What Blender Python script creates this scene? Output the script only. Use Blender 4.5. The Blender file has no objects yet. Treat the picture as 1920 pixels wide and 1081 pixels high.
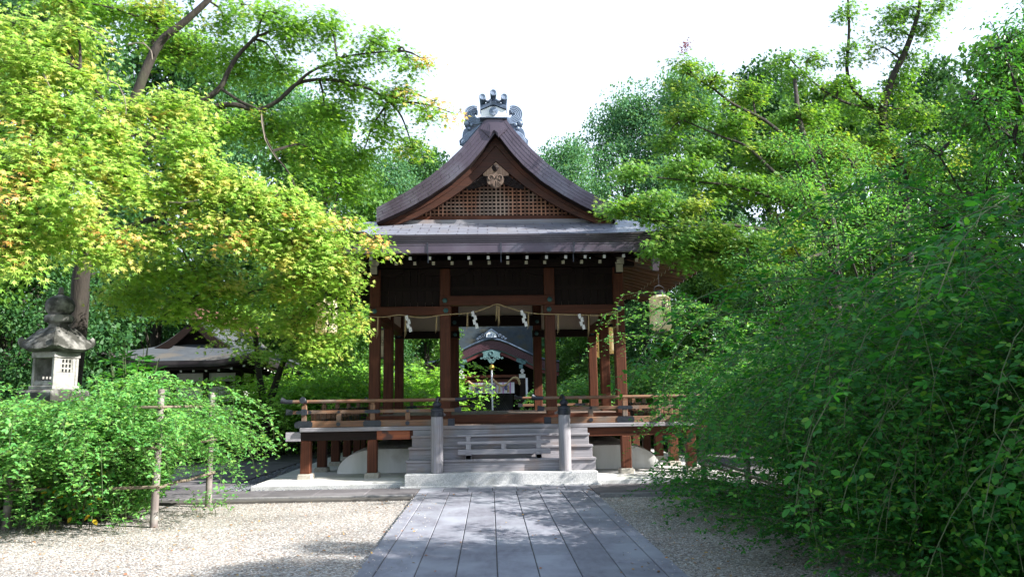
import bpy, math, random
import numpy as np
from mathutils import Vector, Matrix
R = math.radians
rng = np.random.default_rng(7)
random.seed(5)
scene = bpy.context.scene
COL = scene.collection

# ------------------------------------------------------------------ camera, sky, sun, exposure
CAM_F, CAM_YAW, CAM_PITCH, CAM_ROLL, CAM_POS = 1390.0, R(1.83), R(8.34), R(0.9), Vector((-0.2, 0.0, 1.7))
Fv = Vector((math.sin(CAM_YAW) * math.cos(CAM_PITCH), math.cos(CAM_YAW) * math.cos(CAM_PITCH), math.sin(CAM_PITCH)))
Rv0 = Vector((math.cos(CAM_YAW), -math.sin(CAM_YAW), 0)); Uv0 = Rv0.cross(Fv)
Rv = Rv0 * math.cos(CAM_ROLL) - Uv0 * math.sin(CAM_ROLL)
Uv = Uv0 * math.cos(CAM_ROLL) + Rv0 * math.sin(CAM_ROLL)
cd = bpy.data.cameras.new('camera'); cam = bpy.data.objects.new('camera', cd); COL.objects.link(cam)
cd.sensor_width = 36; cd.lens = CAM_F / 1920 * 36; cd.clip_end = 600; cd.clip_start = 0.05
m3 = Matrix((Rv, Uv, -Fv)).transposed().to_4x4(); m3.translation = CAM_POS; cam.matrix_world = m3
scene.camera = cam

SUN_AZ, SUN_EL = R(71), R(34)      # azimuth measured from -Y (behind the camera) towards +X
sdir = Vector((math.sin(SUN_AZ) * math.cos(SUN_EL), -math.cos(SUN_AZ) * math.cos(SUN_EL), math.sin(SUN_EL)))
w = bpy.data.worlds.new('World'); scene.world = w; w.use_nodes = True
nt = w.node_tree; nt.nodes.clear()
sky = nt.nodes.new('ShaderNodeTexSky'); sky.sky_type = 'NISHITA'; sky.sun_disc = False
sky.sun_elevation = SUN_EL; sky.sun_rotation = math.pi - SUN_AZ + 0.0
sky.dust_density = 1.2; sky.air_density = 1.3
bg = nt.nodes.new('ShaderNodeBackground'); bg.inputs[1].default_value = 0.108
# thin bright cloud veil, densest low over the horizon
tc = nt.nodes.new('ShaderNodeTexCoord'); sep = nt.nodes.new('ShaderNodeSeparateXYZ')
nz = nt.nodes.new('ShaderNodeTexNoise'); nz.inputs['Scale'].default_value = 1.6; nz.inputs['Detail'].default_value = 4
mr = nt.nodes.new('ShaderNodeMapRange'); mr.inputs[1].default_value = 0.75; mr.inputs[2].default_value = 0.0
mr.inputs[3].default_value = 0.25; mr.inputs[4].default_value = 0.95
ad = nt.nodes.new('ShaderNodeMath'); ad.operation = 'MULTIPLY_ADD'; ad.inputs[1].default_value = 0.5; ad.use_clamp = True
mx = nt.nodes.new('ShaderNodeMix'); mx.data_type = 'RGBA'
mx.inputs['B'].default_value = (4.9, 5.5, 6.5, 1)
L = nt.links.new
L(tc.outputs['Generated'], sep.inputs[0]); L(tc.outputs['Generated'], nz.inputs['Vector'])
L(sep.outputs['Z'], mr.inputs[0]); L(nz.outputs['Fac'], ad.inputs[0]); L(mr.outputs[0], ad.inputs[2])
sb = nt.nodes.new('ShaderNodeMath'); sb.operation = 'SUBTRACT'; sb.inputs[1].default_value = 0.25; sb.use_clamp = True
L(ad.outputs[0], sb.inputs[0]); L(sb.outputs[0], mx.inputs['Factor'])
L(sky.outputs[0], mx.inputs['A']); L(mx.outputs['Result'], bg.inputs[0])
wo = nt.nodes.new('ShaderNodeOutputWorld'); L(bg.outputs[0], wo.inputs[0])
sl = bpy.data.lights.new('sun', 'SUN'); sl.energy = 5.0; sl.angle = R(0.6); sl.color = (1.0, 0.965, 0.90)
so = bpy.data.objects.new('sun', sl); COL.objects.link(so); so.rotation_euler = sdir.to_track_quat('Z', 'Y').to_euler()
so.location = (20, -20, 25)
scene.view_settings.view_transform = 'Standard'; scene.view_settings.look = 'None'
scene.view_settings.gamma = 1; scene.view_settings.exposure = 1.55
scene.cycles.max_bounces = 6; scene.cycles.diffuse_bounces = 4; scene.cycles.transmission_bounces = 3
scene.cycles.glossy_bounces = 2; scene.cycles.use_denoising = True

def at(px, py, Y):
    d = Fv + Rv * ((px - 960) / CAM_F) + Uv * ((540.5 - py) / CAM_F)
    return CAM_POS + d * ((Y - CAM_POS.y) / d.y)

# ------------------------------------------------------------------ materials
def newmat(name):
    m = bpy.data.materials.new(name); m.use_nodes = True
    nt = m.node_tree; b = nt.nodes['Principled BSDF']; return m, nt, b
def rgb(c): return (c[0], c[1], c[2], 1)
def pmat(name, c1, c2, scale=(4, 4, 4), detail=5, rough=0.7, bump=0.3, metal=0.0, c3=None, s3=0.7, t3=(0.5, 0.65), island=0.0, bdist=0.01, spec=0.5):
    m, nt, b = newmat(name); N = nt.nodes.new; L = nt.links.new
    tc = N('ShaderNodeTexCoord'); mp = N('ShaderNodeMapping'); mp.inputs['Scale'].default_value = scale
    nz = N('ShaderNodeTexNoise'); nz.inputs['Scale'].default_value = 1; nz.inputs['Detail'].default_value = detail; nz.inputs['Roughness'].default_value = .62
    L(tc.outputs['Object'], mp.inputs[0]); L(mp.outputs[0], nz.inputs['Vector'])
    r = N('ShaderNodeMapRange'); r.inputs[1].default_value = .3; r.inputs[2].default_value = .7; L(nz.outputs['Fac'], r.inputs[0])
    mx = N('ShaderNodeMix'); mx.data_type = 'RGBA'; mx.inputs['A'].default_value = rgb(c1); mx.inputs['B'].default_value = rgb(c2)
    L(r.outputs[0], mx.inputs['Factor']); out = mx.outputs['Result']
    if c3:
        n3 = N('ShaderNodeTexNoise'); n3.inputs['Scale'].default_value = s3; n3.inputs['Detail'].default_value = 7
        L(tc.outputs['Object'], n3.inputs['Vector'])
        r3 = N('ShaderNodeMapRange'); r3.inputs[1].default_value = t3[0]; r3.inputs[2].default_value = t3[1]; L(n3.outputs['Fac'], r3.inputs[0])
        m3 = N('ShaderNodeMix'); m3.data_type = 'RGBA'; L(r3.outputs[0], m3.inputs['Factor']); L(out, m3.inputs['A']); m3.inputs['B'].default_value = rgb(c3); out = m3.outputs['Result']
    if island:
        g = N('ShaderNodeNewGeometry'); ri = N('ShaderNodeMapRange'); ri.inputs[3].default_value = 1 - island; ri.inputs[4].default_value = 1 + island
        L(g.outputs['Random Per Island'], ri.inputs[0]); vm = N('ShaderNodeVectorMath'); vm.operation = 'SCALE'; L(out, vm.inputs[0]); L(ri.outputs[0], vm.inputs['Scale']); out = vm.outputs[0]
    L(out, b.inputs['Base Color']); b.inputs['Roughness'].default_value = rough; b.inputs['Metallic'].default_value = metal
    b.inputs['Specular IOR Level'].default_value = spec
    if bump:
        bp = N('ShaderNodeBump'); bp.inputs['Strength'].default_value = bump; bp.inputs['Distance'].default_value = bdist
        L(nz.outputs['Fac'], bp.inputs['Height']); L(bp.outputs[0], b.inputs['Normal'])
    return m
def wood(name, c1, c2, axis='z', **k):
    s = {'x': (1.2, 38, 38), 'y': (38, 1.2, 38), 'z': (38, 38, 1.2)}[axis]
    return pmat(name, c1, c2, scale=s, detail=4, bump=k.pop('bump', .5), **k)
def leafmat(name, cols, patch=None, pscale=0.9, pt=(0.5, 0.62), trans=0.4, rough=0.5, tgain=(1.5, 1.45, 0.6), spec=0.25):
    m, nt, b = newmat(name); N = nt.nodes.new; L = nt.links.new
    g = N('ShaderNodeNewGeometry'); cr = N('ShaderNodeValToRGB'); cr.color_ramp.interpolation = 'LINEAR'
    els = cr.color_ramp.elements
    while len(els) < len(cols): els.new(0.5)
    for i, c in enumerate(cols): els[i].position = i / (len(cols) - 1); els[i].color = rgb(c)
    L(g.outputs['Random Per Island'], cr.inputs[0]); out = cr.outputs[0]
    tc = N('ShaderNodeTexCoord')
    if patch:
        nz = N('ShaderNodeTexNoise'); nz.inputs['Scale'].default_value = pscale; nz.inputs['Detail'].default_value = 3; L(tc.outputs['Object'], nz.inputs['Vector'])
        ma = N('ShaderNodeMath'); ma.operation = 'MULTIPLY_ADD'; ma.inputs[1].default_value = .16; L(g.outputs['Random Per Island'], ma.inputs[0]); L(nz.outputs['Fac'], ma.inputs[2])
        r = N('ShaderNodeMapRange'); r.inputs[1].default_value = pt[0] + .08; r.inputs[2].default_value = pt[1] + .08; L(ma.outputs[0], r.inputs[0])
        mx = N('ShaderNodeMix'); mx.data_type = 'RGBA'; L(r.outputs[0], mx.inputs['Factor']); L(out, mx.inputs['A']); mx.inputs['B'].default_value = rgb(patch); out = mx.outputs['Result']
    L(out, b.inputs['Base Color']); b.inputs['Roughness'].default_value = rough; b.inputs['Specular IOR Level'].default_value = spec
    t = N('ShaderNodeBsdfTranslucent'); vm = N('ShaderNodeVectorMath'); vm.operation = 'MULTIPLY'; vm.inputs[1].default_value = tgain
    L(out, vm.inputs[0]); L(vm.outputs[0], t.inputs['Color'])
    ms = N('ShaderNodeMixShader'); ms.inputs[0].default_value = trans; L(b.outputs[0], ms.inputs[1]); L(t.outputs[0], ms.inputs[2])
    L(ms.outputs[0], nt.nodes['Material Output'].inputs['Surface']); return m

M = {}
for a in 'xyz':
    M['red' + a] = wood('red cedar ' + a, (.108, .033, .015), (.040, .013, .007), a, rough=.6, c3=(.15, .052, .026), s3=1.5, t3=(.58, .8), island=.15, spec=.25)
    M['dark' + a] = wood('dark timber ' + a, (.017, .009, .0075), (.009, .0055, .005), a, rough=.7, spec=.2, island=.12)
    M['brown' + a] = wood('brown railing wood ' + a, (.23, .12, .064), (.10, .048, .03), a, rough=.65, c3=(.14, .105, .085), s3=2.5, island=.12)
    M['grey' + a] = wood('weathered grey wood ' + a, (.29, .28, .305), (.16, .15, .165), a, rough=.75, c3=(.23, .19, .185), s3=1.8, island=.12)
for a in 'xz': M['greyb' + a] = wood('sun bleached barrier wood ' + a, (.36, .345, .375), (.20, .185, .20), a, rough=.8, island=.1)
M['barge'] = wood('dark red bargeboard', (.075, .024, .012), (.03, .012, .008), 'x', rough=.6, c3=(.11, .035, .016), s3=.9, t3=(.52, .7), spec=.3)
M['carving'] = pmat('weathered carving', (.17, .115, .085), (.055, .035, .026), scale=(14, 14, 9), rough=.8, bump=.5)
M['board'] = wood('deck board', (.20, .14, .11), (.09, .06, .05), 'y', rough=.7, island=.18)
M['newwood'] = wood('orange beam', (.42, .115, .035), (.2, .045, .02), 'x', rough=.55, c3=(.09, .04, .03), s3=4, t3=(.54, .62))
M['pale'] = wood('pale board', (.40, .26, .17), (.26, .14, .09), 'z', rough=.6)
M['lattice'] = wood('lattice wood', (.50, .25, .15), (.16, .06, .035), 'z', rough=.65, island=.45, c3=(.34, .24, .19), s3=1.4)
M['copper'] = pmat('aged copper sheet', (.098, .078, .103), (.062, .046, .064), scale=(1.6, 1.6, 1.6), rough=.36, bump=.08, metal=.35, c3=(.13, .12, .15), s3=1.3, island=.06)
M['copper2'] = pmat('dark aged copper', (.062, .050, .062), (.040, .031, .040), scale=(1.6, 1.6, 1.6), rough=.4, bump=.08, metal=.35, c3=(.09, .078, .088), s3=1.6)
M['iron'] = pmat('black metal', (.028, .032, .045), (.05, .055, .07), scale=(9, 9, 9), rough=.4, bump=.1, metal=.5)
M['teal'] = pmat('verdigris', (.035, .10, .10), (.06, .16, .16), scale=(12, 12, 12), rough=.5, bump=.2, metal=.3)
M['teal2'] = pmat('painted blue green carving', (.06, .13, .14), (.10, .19, .20), scale=(9, 9, 9), rough=.7, bump=.3)
M['tile'] = pmat('blue grey tile', (.065, .095, .155), (.11, .15, .22), scale=(7, 7, 7), rough=.36, bump=.15, c3=(.045, .06, .09), s3=4)
M['tilelight'] = pmat('pale blue tile', (.24, .30, .40), (.16, .21, .30), scale=(9, 9, 9), rough=.4, bump=.1)  # paler tile colour for disc faces, fin ridges and crest
M['tilewhite'] = pmat('white lime', (.80, .82, .84), (.62, .66, .70), scale=(8, 8, 8), rough=.7, bump=.05)
M['plaster'] = pmat('white plaster', (.78, .78, .78), (.62, .62, .60), scale=(3, 3, .5), rough=.85, bump=.05, c3=(.5, .49, .46), s3=2.2, t3=(.56, .75))
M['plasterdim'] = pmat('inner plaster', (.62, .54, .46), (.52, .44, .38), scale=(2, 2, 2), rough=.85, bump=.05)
M['capw'] = pmat('white painted end grain', (.80, .80, .80), (.66, .66, .66), rough=.7, bump=.02)
M['capy'] = pmat('cream painted end grain', (.52, .49, .38), (.42, .39, .31), scale=(12, 12, 12), rough=.7, bump=.05)
M['concrete'] = pmat('pale concrete floor', (.60, .58, .55), (.46, .45, .43), scale=(1.2, 1.2, 1.2), rough=.85, bump=.15, c3=(.34, .38, .30), s3=.6, t3=(.5, .8))
M['granite'] = pmat('granite', (.62, .62, .62), (.30, .30, .31), scale=(55, 55, 55), detail=3, rough=.75, bump=.35, c3=(.26, .26, .25), s3=2.6, t3=(.54, .72))
M['footstone'] = pmat('foot stone', (.42, .39, .33), (.26, .24, .21), scale=(20, 20, 20), rough=.85, bump=.4)
M['kerb'] = pmat('kerb stone', (.24, .23, .23), (.14, .14, .15), scale=(14, 14, 14), rough=.85, bump=.4)
M['straw'] = pmat('straw', (.52, .40, .22), (.34, .24, .12), scale=(60, 60, 60), rough=.85, bump=.4)
M['paper'] = pmat('white paper', (.85, .85, .84), (.78, .78, .78), rough=.8, bump=0)
M['gold'] = pmat('brass', (.75, .52, .13), (.55, .36, .08), rough=.28, bump=.05, metal=.9)
M['ink'] = pmat('black ink', (.02, .02, .025), (.03, .03, .035), rough=.7, bump=0)
M['blue'] = pmat('indigo dye', (.04, .07, .27), (.06, .09, .32), rough=.85, bump=0)
M['pink'] = pmat('purple pink ribbon', (.45, .12, .38), (.55, .25, .5), scale=(1, 1, 26), rough=.85, bump=0)
M['cloth'] = pmat('white cloth', (.78, .77, .82), (.68, .68, .76), scale=(2, 2, 2), rough=.9, bump=.1)
M['bark'] = pmat('bark', (.042, .033, .026), (.018, .014, .011), scale=(14, 14, 3.5), detail=8, rough=.9, bump=.9, bdist=.03, c3=(.05, .06, .028), s3=1.6, t3=(.56, .7))
M['barkpale'] = pmat('pale bark', (.24, .20, .16), (.12, .10, .08), scale=(14, 14, 4), detail=8, rough=.9, bump=.7, bdist=.03, c3=(.12, .13, .07), s3=2)
M['stem'] = pmat('green stem', (.085, .12, .045), (.045, .06, .025), scale=(9, 9, 9), rough=.7, bump=0)
M['rail'] = wood('old fence pole', (.20, .165, .155), (.10, .08, .078), 'z', rough=.8, c3=(.28, .26, .24), s3=3)
M['bamboo'] = wood('fence rail', (.24, .19, .14), (.13, .10, .08), 'x', rough=.8)
M['lstone'] = pmat('weathered lantern stone', (.34, .33, .31), (.20, .195, .185), scale=(16, 16, 16), rough=.9, bump=.6, c3=(.12, .12, .10), s3=3.4, t3=(.54, .66))
M['lmoss'] = pmat('blackened mossy stone', (.24, .235, .22), (.13, .125, .12), scale=(16, 16, 16), rough=.92, bump=.6, c3=(.035, .035, .03), s3=3.2, t3=(.40, .50))
M['hidegrey'] = pmat('grey bark shingle roof', (.085, .095, .11), (.055, .062, .072), scale=(2, 14, 14), rough=.6, bump=.3, spec=.25, c3=(.11, .10, .09), s3=1.2, island=.0)
M['mossroof'] = pmat('mossy grey roof', (.028, .038, .045), (.018, .024, .03), scale=(5, 3, 3), rough=.7, bump=.3, c3=(.035, .034, .022), s3=1.6, t3=(.5, .7), spec=.12)
M['porchedge'] = pmat('purple brown roof edge', (.11, .052, .068), (.08, .036, .048), scale=(2, 2, 9), rough=.45, bump=.1, metal=.2)
M['fallen'] = leafmat('fallen leaves', [(.30, .16, .06), (.22, .10, .04), (.42, .28, .08), (.35, .12, .05)], trans=.1)
M['mesh'] = pmat('dark mesh door', (.012, .012, .016), (.02, .02, .025), rough=.6, bump=0)
M['redpaint'] = pmat('dark red paint', (.13, .022, .022), (.09, .016, .016), rough=.6, bump=.1)

def shingle_mat():
    m, nt, b = newmat('copper shingle roof'); N = nt.nodes.new; L = nt.links.new
    tc = N('ShaderNodeTexCoord'); br = N('ShaderNodeTexBrick')
    br.inputs['Scale'].default_value = 1; br.inputs['Brick Width'].default_value = .42; br.inputs['Row Height'].default_value = .27
    br.inputs['Mortar Size'].default_value = .014; br.inputs['Mortar Smooth'].default_value = .2
    br.inputs['Color1'].default_value = (.27, .285, .345, 1); br.inputs['Color2'].default_value = (.205, .215, .265, 1); br.inputs['Mortar'].default_value = (.09, .085, .11, 1)
    L(tc.outputs['Object'], br.inputs['Vector'])
    nz = N('ShaderNodeTexNoise'); nz.inputs['Scale'].default_value = 2.2; nz.inputs['Detail'].default_value = 6; L(tc.outputs['Object'], nz.inputs['Vector'])
    r = N('ShaderNodeMapRange'); r.inputs[1].default_value = .45; r.inputs[2].default_value = .7; L(nz.outputs['Fac'], r.inputs[0])
    mx = N('ShaderNodeMix'); mx.data_type = 'RGBA'; L(r.outputs[0], mx.inputs['Factor']); L(br.outputs['Color'], mx.inputs['A']); mx.inputs['B'].default_value = (.235, .23, .25, 1)
    L(mx.outputs['Result'], b.inputs['Base Color']); b.inputs['Roughness'].default_value = .42; b.inputs['Metallic'].default_value = .25
    bp = N('ShaderNodeBump'); bp.inputs['Strength'].default_value = .5; bp.inputs['Distance'].default_value = .01; bp.invert = True
    L(br.outputs['Fac'], bp.inputs['Height']); L(bp.outputs[0], b.inputs['Normal']); return m
M['shingle'] = shingle_mat()
def gravel_mat():
    m, nt, b = newmat('gravel'); N = nt.nodes.new; L = nt.links.new
    tc = N('ShaderNodeTexCoord'); v = N('ShaderNodeTexVoronoi'); v.inputs['Scale'].default_value = 46; v.inputs['Randomness'].default_value = 1
    L(tc.outputs['Object'], v.inputs['Vector'])
    cr = N('ShaderNodeValToRGB'); cr.color_ramp.interpolation = 'CONSTANT'; e = cr.color_ramp.elements
    cs = [(0, (.28, .25, .225)), (.2, (.40, .38, .36)), (.42, (.14, .125, .12)), (.55, (.32, .27, .23)), (.7, (.53, .52, .505)), (.84, (.19, .185, .19)), (.93, (.27, .19, .145))]
    while len(e) < len(cs): e.new(.5)
    for i, (p, c) in enumerate(cs): e[i].position = p; e[i].color = rgb(c)
    sp = N('ShaderNodeSeparateColor'); L(v.outputs['Color'], sp.inputs[0]); L(sp.outputs[0], cr.inputs[0])
    nz = N('ShaderNodeTexNoise'); nz.inputs['Scale'].default_value = .7; nz.inputs['Detail'].default_value = 6; L(tc.outputs['Object'], nz.inputs['Vector'])
    r = N('ShaderNodeMapRange'); r.inputs[1].default_value = .3; r.inputs[2].default_value = .75; r.inputs[3].default_value = .74; r.inputs[4].default_value = 1.12; L(nz.outputs['Fac'], r.inputs[0])
    vm = N('ShaderNodeVectorMath'); vm.operation = 'SCALE'; L(cr.outputs[0], vm.inputs[0]); L(r.outputs[0], vm.inputs['Scale']); L(vm.outputs[0], b.inputs['Base Color'])
    b.inputs['Roughness'].default_value = .9
    bp = N('ShaderNodeBump'); bp.invert = True; bp.inputs['Strength'].default_value = .8; bp.inputs['Distance'].default_value = .012
    L(v.outputs['Distance'], bp.inputs['Height']); L(bp.outputs[0], b.inputs['Normal']); return m
M['gravel'] = gravel_mat()
M['slate'] = pmat('slate paving', (.215, .22, .26), (.145, .142, .172), scale=(13, 5, 9), detail=11, rough=.72, bump=.5, c3=(.25, .26, .30), s3=1.7, t3=(.44, .66), island=.16, bdist=.006)
M['slated'] = pmat('dark slate paving', (.115, .105, .11), (.08, .075, .085), scale=(9, 9, 9), detail=9, rough=.75, bump=.3, c3=(.16, .15, .16), s3=1.6, island=.08, bdist=.006)
M['joint'] = pmat('joint', (.055, .052, .05), (.10, .09, .08), rough=.95, bump=0)
M['pebble'] = pmat('dark pebbles', (.09, .10, .12), (.18, .19, .21), scale=(30, 30, 30), detail=2, rough=.7, bump=1, bdist=.04)
def paper_lantern_mat():
    m, nt, b = newmat('lantern paper'); N = nt.nodes.new; L = nt.links.new
    tc = N('ShaderNodeTexCoord'); w = N('ShaderNodeTexWave'); w.wave_type = 'BANDS'; w.bands_direction = 'Z'; w.inputs['Scale'].default_value = 16
    L(tc.outputs['Object'], w.inputs['Vector'])
    b.inputs['Base Color'].default_value = (.94, .86, .62, 1); b.inputs['Roughness'].default_value = .6
    bp = N('ShaderNodeBump'); bp.inputs['Strength'].default_value = .25; bp.inputs['Distance'].default_value = .01; L(w.outputs['Fac'], bp.inputs['Height']); L(bp.outputs[0], b.inputs['Normal'])
    t = N('ShaderNodeBsdfTranslucent'); t.inputs[0].default_value = (.95, .80, .48, 1); ms = N('ShaderNodeMixShader'); ms.inputs[0].default_value = .4
    L(b.outputs[0], ms.inputs[1]); L(t.outputs[0], ms.inputs[2]); L(ms.outputs[0], nt.nodes['Material Output'].inputs['Surface']); return m
M['lpaper'] = paper_lantern_mat()
# foliage
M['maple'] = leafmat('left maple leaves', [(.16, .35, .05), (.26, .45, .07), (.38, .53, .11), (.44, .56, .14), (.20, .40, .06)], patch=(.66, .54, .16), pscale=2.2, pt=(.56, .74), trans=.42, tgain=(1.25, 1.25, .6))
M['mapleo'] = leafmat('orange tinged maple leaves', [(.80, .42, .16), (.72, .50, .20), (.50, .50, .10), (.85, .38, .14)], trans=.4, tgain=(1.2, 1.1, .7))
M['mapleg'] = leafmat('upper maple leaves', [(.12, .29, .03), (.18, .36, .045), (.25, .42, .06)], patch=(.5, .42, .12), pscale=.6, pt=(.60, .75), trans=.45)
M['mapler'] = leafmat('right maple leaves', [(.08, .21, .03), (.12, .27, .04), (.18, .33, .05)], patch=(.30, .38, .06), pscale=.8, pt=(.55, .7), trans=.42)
M['forked'] = leafmat('young maple leaves', [(.15, .31, .035), (.22, .38, .05), (.30, .44, .07)], patch=(.42, .42, .10), pscale=.9, pt=(.58, .7), trans=.42)
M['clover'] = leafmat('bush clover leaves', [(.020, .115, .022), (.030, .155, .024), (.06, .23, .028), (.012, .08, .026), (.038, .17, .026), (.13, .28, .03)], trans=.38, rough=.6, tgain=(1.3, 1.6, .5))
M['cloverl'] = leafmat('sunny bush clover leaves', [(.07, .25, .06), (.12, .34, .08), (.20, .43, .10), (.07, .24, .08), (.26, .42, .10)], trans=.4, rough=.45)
M['cloverm'] = leafmat('sunlit tone clover leaves', [(.16, .40, .06), (.24, .48, .08), (.32, .54, .09), (.14, .36, .07)], trans=.42)  # brighter copy of the clover colours, sunlight mixed into the leaf tone
M['broad'] = leafmat('broad glossy leaves', [(.04, .18, .035), (.07, .25, .04), (.11, .30, .045)], trans=.32, rough=.36, spec=.5)
M['camphor'] = leafmat('camphor leaves', [(.07, .19, .10), (.10, .24, .12), (.15, .29, .13), (.055, .15, .085)], trans=.3, spec=.05, rough=.7)  # distance haze is tinted into these bluish leaf colours
M['cedar'] = leafmat('dark evergreen leaves', [(.025, .085, .03), (.04, .12, .035), (.06, .155, .04), (.03, .09, .04)], trans=.3)
M['midtree'] = leafmat('mid green leaves', [(.05, .14, .03), (.08, .19, .035), (.12, .24, .045)], trans=.38)
M['redleaf'] = leafmat('dark red leaves', [(.14, .03, .06), (.2, .05, .08)], trans=.35)
M['yellowleaf'] = leafmat('yellow leaves', [(.5, .38, .03), (.45, .28, .02)], trans=.35)

# ------------------------------------------------------------------ mesh helpers
ORG = {}
class MB:
    def __init__(s): s.v = []; s.f = []; s.m = []; s.k = 0
    def add(s, vs, fs, m=0):
        n = len(s.v); s.v += [tuple(p) for p in vs]; s.f += [tuple(i + n for i in f) for f in fs]; s.m += [m] * len(fs); return s
    def box(s, x0, x1, y0, y1, z0, z1, m=0):
        x0, x1 = min(x0, x1), max(x0, x1); y0, y1 = min(y0, y1), max(y0, y1)
        return s.add([(x0, y0, z0), (x1, y0, z0), (x1, y1, z0), (x0, y1, z0), (x0, y0, z1), (x1, y0, z1), (x1, y1, z1), (x0, y1, z1)],
                     [(0, 3, 2, 1), (4, 5, 6, 7), (0, 1, 5, 4), (1, 2, 6, 5), (2, 3, 7, 6), (3, 0, 4, 7)], m)
    def beam(s, p0, p1, w, h, m=0, mend=None, w1=None, h1=None):
        p0, p1 = Vector(p0), Vector(p1); d = (p1 - p0).normalized(); up = Vector((0, 0, 1))
        if abs(d.z) > .95: up = Vector((0, 1, 0))
        r = d.cross(up).normalized(); u = r.cross(d); w1 = w if w1 is None else w1; h1 = h if h1 is None else h1
        vs = []
        for p, a, b in ((p0, w, h), (p1, w1, h1)):
            vs += [p - r * a / 2 - u * b / 2, p + r * a / 2 - u * b / 2, p + r * a / 2 + u * b / 2, p - r * a / 2 + u * b / 2]
        s.add(vs, [(0, 1, 5, 4), (1, 2, 6, 5), (2, 3, 7, 6), (3, 0, 4, 7), (4, 5, 6, 7)], m)
        n = len(s.v) - 8; s.f.append((n + 3, n + 2, n + 1, n)); s.m.append(m if mend is None else mend); return s
    def tube(s, pts, rad, n=8, m=0, caps=True):
        pts = [Vector(p) for p in pts]
        if not hasattr(rad, '__len__'): rad = [rad] * len(pts)
        vs = []; ref = Vector((0.13, .31, .94)); prev = None
        for i, p in enumerate(pts):
            t = (pts[min(i + 1, len(pts) - 1)] - pts[max(i - 1, 0)])
            t = t.normalized() if t.length > 1e-9 else Vector((0, 0, 1))
            a = prev if prev is not None else t.cross(ref if abs(t.dot(ref)) < .9 else Vector((1, 0, 0)))
            a = (a - t * a.dot(t)).normalized(); b = t.cross(a); prev = a
            for k in range(n):
                an = 2 * math.pi * k / n; vs.append(p + (a * math.cos(an) + b * math.sin(an)) * rad[i])
        fs = []
        for i in range(len(pts) - 1):
            for k in range(n): fs.append((i * n + k, i * n + (k + 1) % n, (i + 1) * n + (k + 1) % n, (i + 1) * n + k))
        if caps: fs.append(tuple(range(n - 1, -1, -1))); fs.append(tuple((len(pts) - 1) * n + k for k in range(n)))
        return s.add(vs, fs, m)
    def lathe(s, c, prof, n=24, m=0, axis='z', rot=0.0, sq=False):
        c = Vector(c); vs = []
        for r, z in prof:
            for k in range(n):
                an = 2 * math.pi * k / n + rot; x, y = r * math.cos(an), r * math.sin(an)
                p = {'z': (x, y, z), 'y': (x, z, y), 'x': (z, x, y)}[axis]; vs.append(c + Vector(p))
        fs = []
        for i in range(len(prof) - 1):
            for k in range(n): fs.append((i * n + k, i * n + (k + 1) % n, (i + 1) * n + (k + 1) % n, (i + 1) * n + k))
        fs.append(tuple(range(n - 1, -1, -1))); fs.append(tuple((len(prof) - 1) * n + k for k in range(n)))
        return s.add(vs, fs, m)
    def prism(s, poly, a0, a1, plane='xz', m=0):
        n = len(poly)
        def P(u, v, a): return {'xz': (u, a, v), 'xy': (u, v, a), 'yz': (a, u, v)}[plane]
        vs = [P(u, v, a0) for u, v in poly] + [P(u, v, a1) for u, v in poly]
        fs = [tuple(range(n)), tuple(range(2 * n - 1, n - 1, -1))] + [(i, (i + 1) % n, (i + 1) % n + n, i + n) for i in range(n)]
        return s.add(vs, fs, m)
    def strip(s, top, bot, y0, y1, m=0):
        """solid ribbon between two (x,z) curves of equal length, from y0 to y1"""
        n = len(top); vs = []
        for (xa, za), (xb, zb) in zip(top, bot): vs += [(xa, y0, za), (xb, y0, zb), (xa, y1, za), (xb, y1, zb)]
        fs = []
        for i in range(n - 1):
            a, b = 4 * i, 4 * i + 4
            fs += [(a, a + 1, b + 1, b), (a + 2, b + 2, b + 3, a + 3), (a, b, b + 2, a + 2), (a + 1, a + 3, b + 3, b + 1)]
        fs += [(0, 2, 3, 1), (4 * n - 4, 4 * n - 3, 4 * n - 1, 4 * n - 2)]
        return s.add(vs, fs, m)
    def grid(s, rows, m=0):
        n = len(rows[0]); vs = [p for r in rows for p in r]
        fs = [(i * n + k, i * n + k + 1, (i + 1) * n + k + 1, (i + 1) * n + k) for i in range(len(rows) - 1) for k in range(n - 1)]
        return s.add(vs, fs, m)
    def sphere(s, c, r, n=16, m=0, sz=1):
        k = n // 2; return s.lathe(c, [(max(r * math.sin(math.pi * i / k), r * .01), -r * sz * math.cos(math.pi * i / k)) for i in range(k + 1)], n, m)
    def build(s, name, mats, parent=None, smooth=False, bevel=0.0, kind=None, fixn=True):
        if not isinstance(mats, (list, tuple)): mats = [mats]
        org = ORG.get(parent.name, Vector((0, 0, 0))) if parent else Vector((0, 0, 0))
        me = bpy.data.meshes.new(name); me.from_pydata([(p[0] - org.x, p[1] - org.y, p[2] - org.z) for p in s.v], [], s.f)
        for q in mats: me.materials.append(M[q] if isinstance(q, str) else q)
        me.polygons.foreach_set('material_index', s.m)
        if fixn:
            import bmesh
            bm = bmesh.new(); bm.from_mesh(me); bmesh.ops.recalc_face_normals(bm, faces=bm.faces); bm.to_mesh(me); bm.free()
        if smooth:
            me.polygons.foreach_set('use_smooth', [True] * len(me.polygons)); me.set_sharp_from_angle(angle=R(38))
        o = bpy.data.objects.new(name, me); COL.objects.link(o)
        if parent: o.parent = parent; ORG[o.name] = org
        if bevel:
            b = o.modifiers.new('bevel', 'BEVEL'); b.width = bevel; b.segments = 1; b.limit_method = 'ANGLE'; b.angle_limit = R(50)
        if kind: o['kind'] = kind
        return o
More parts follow.
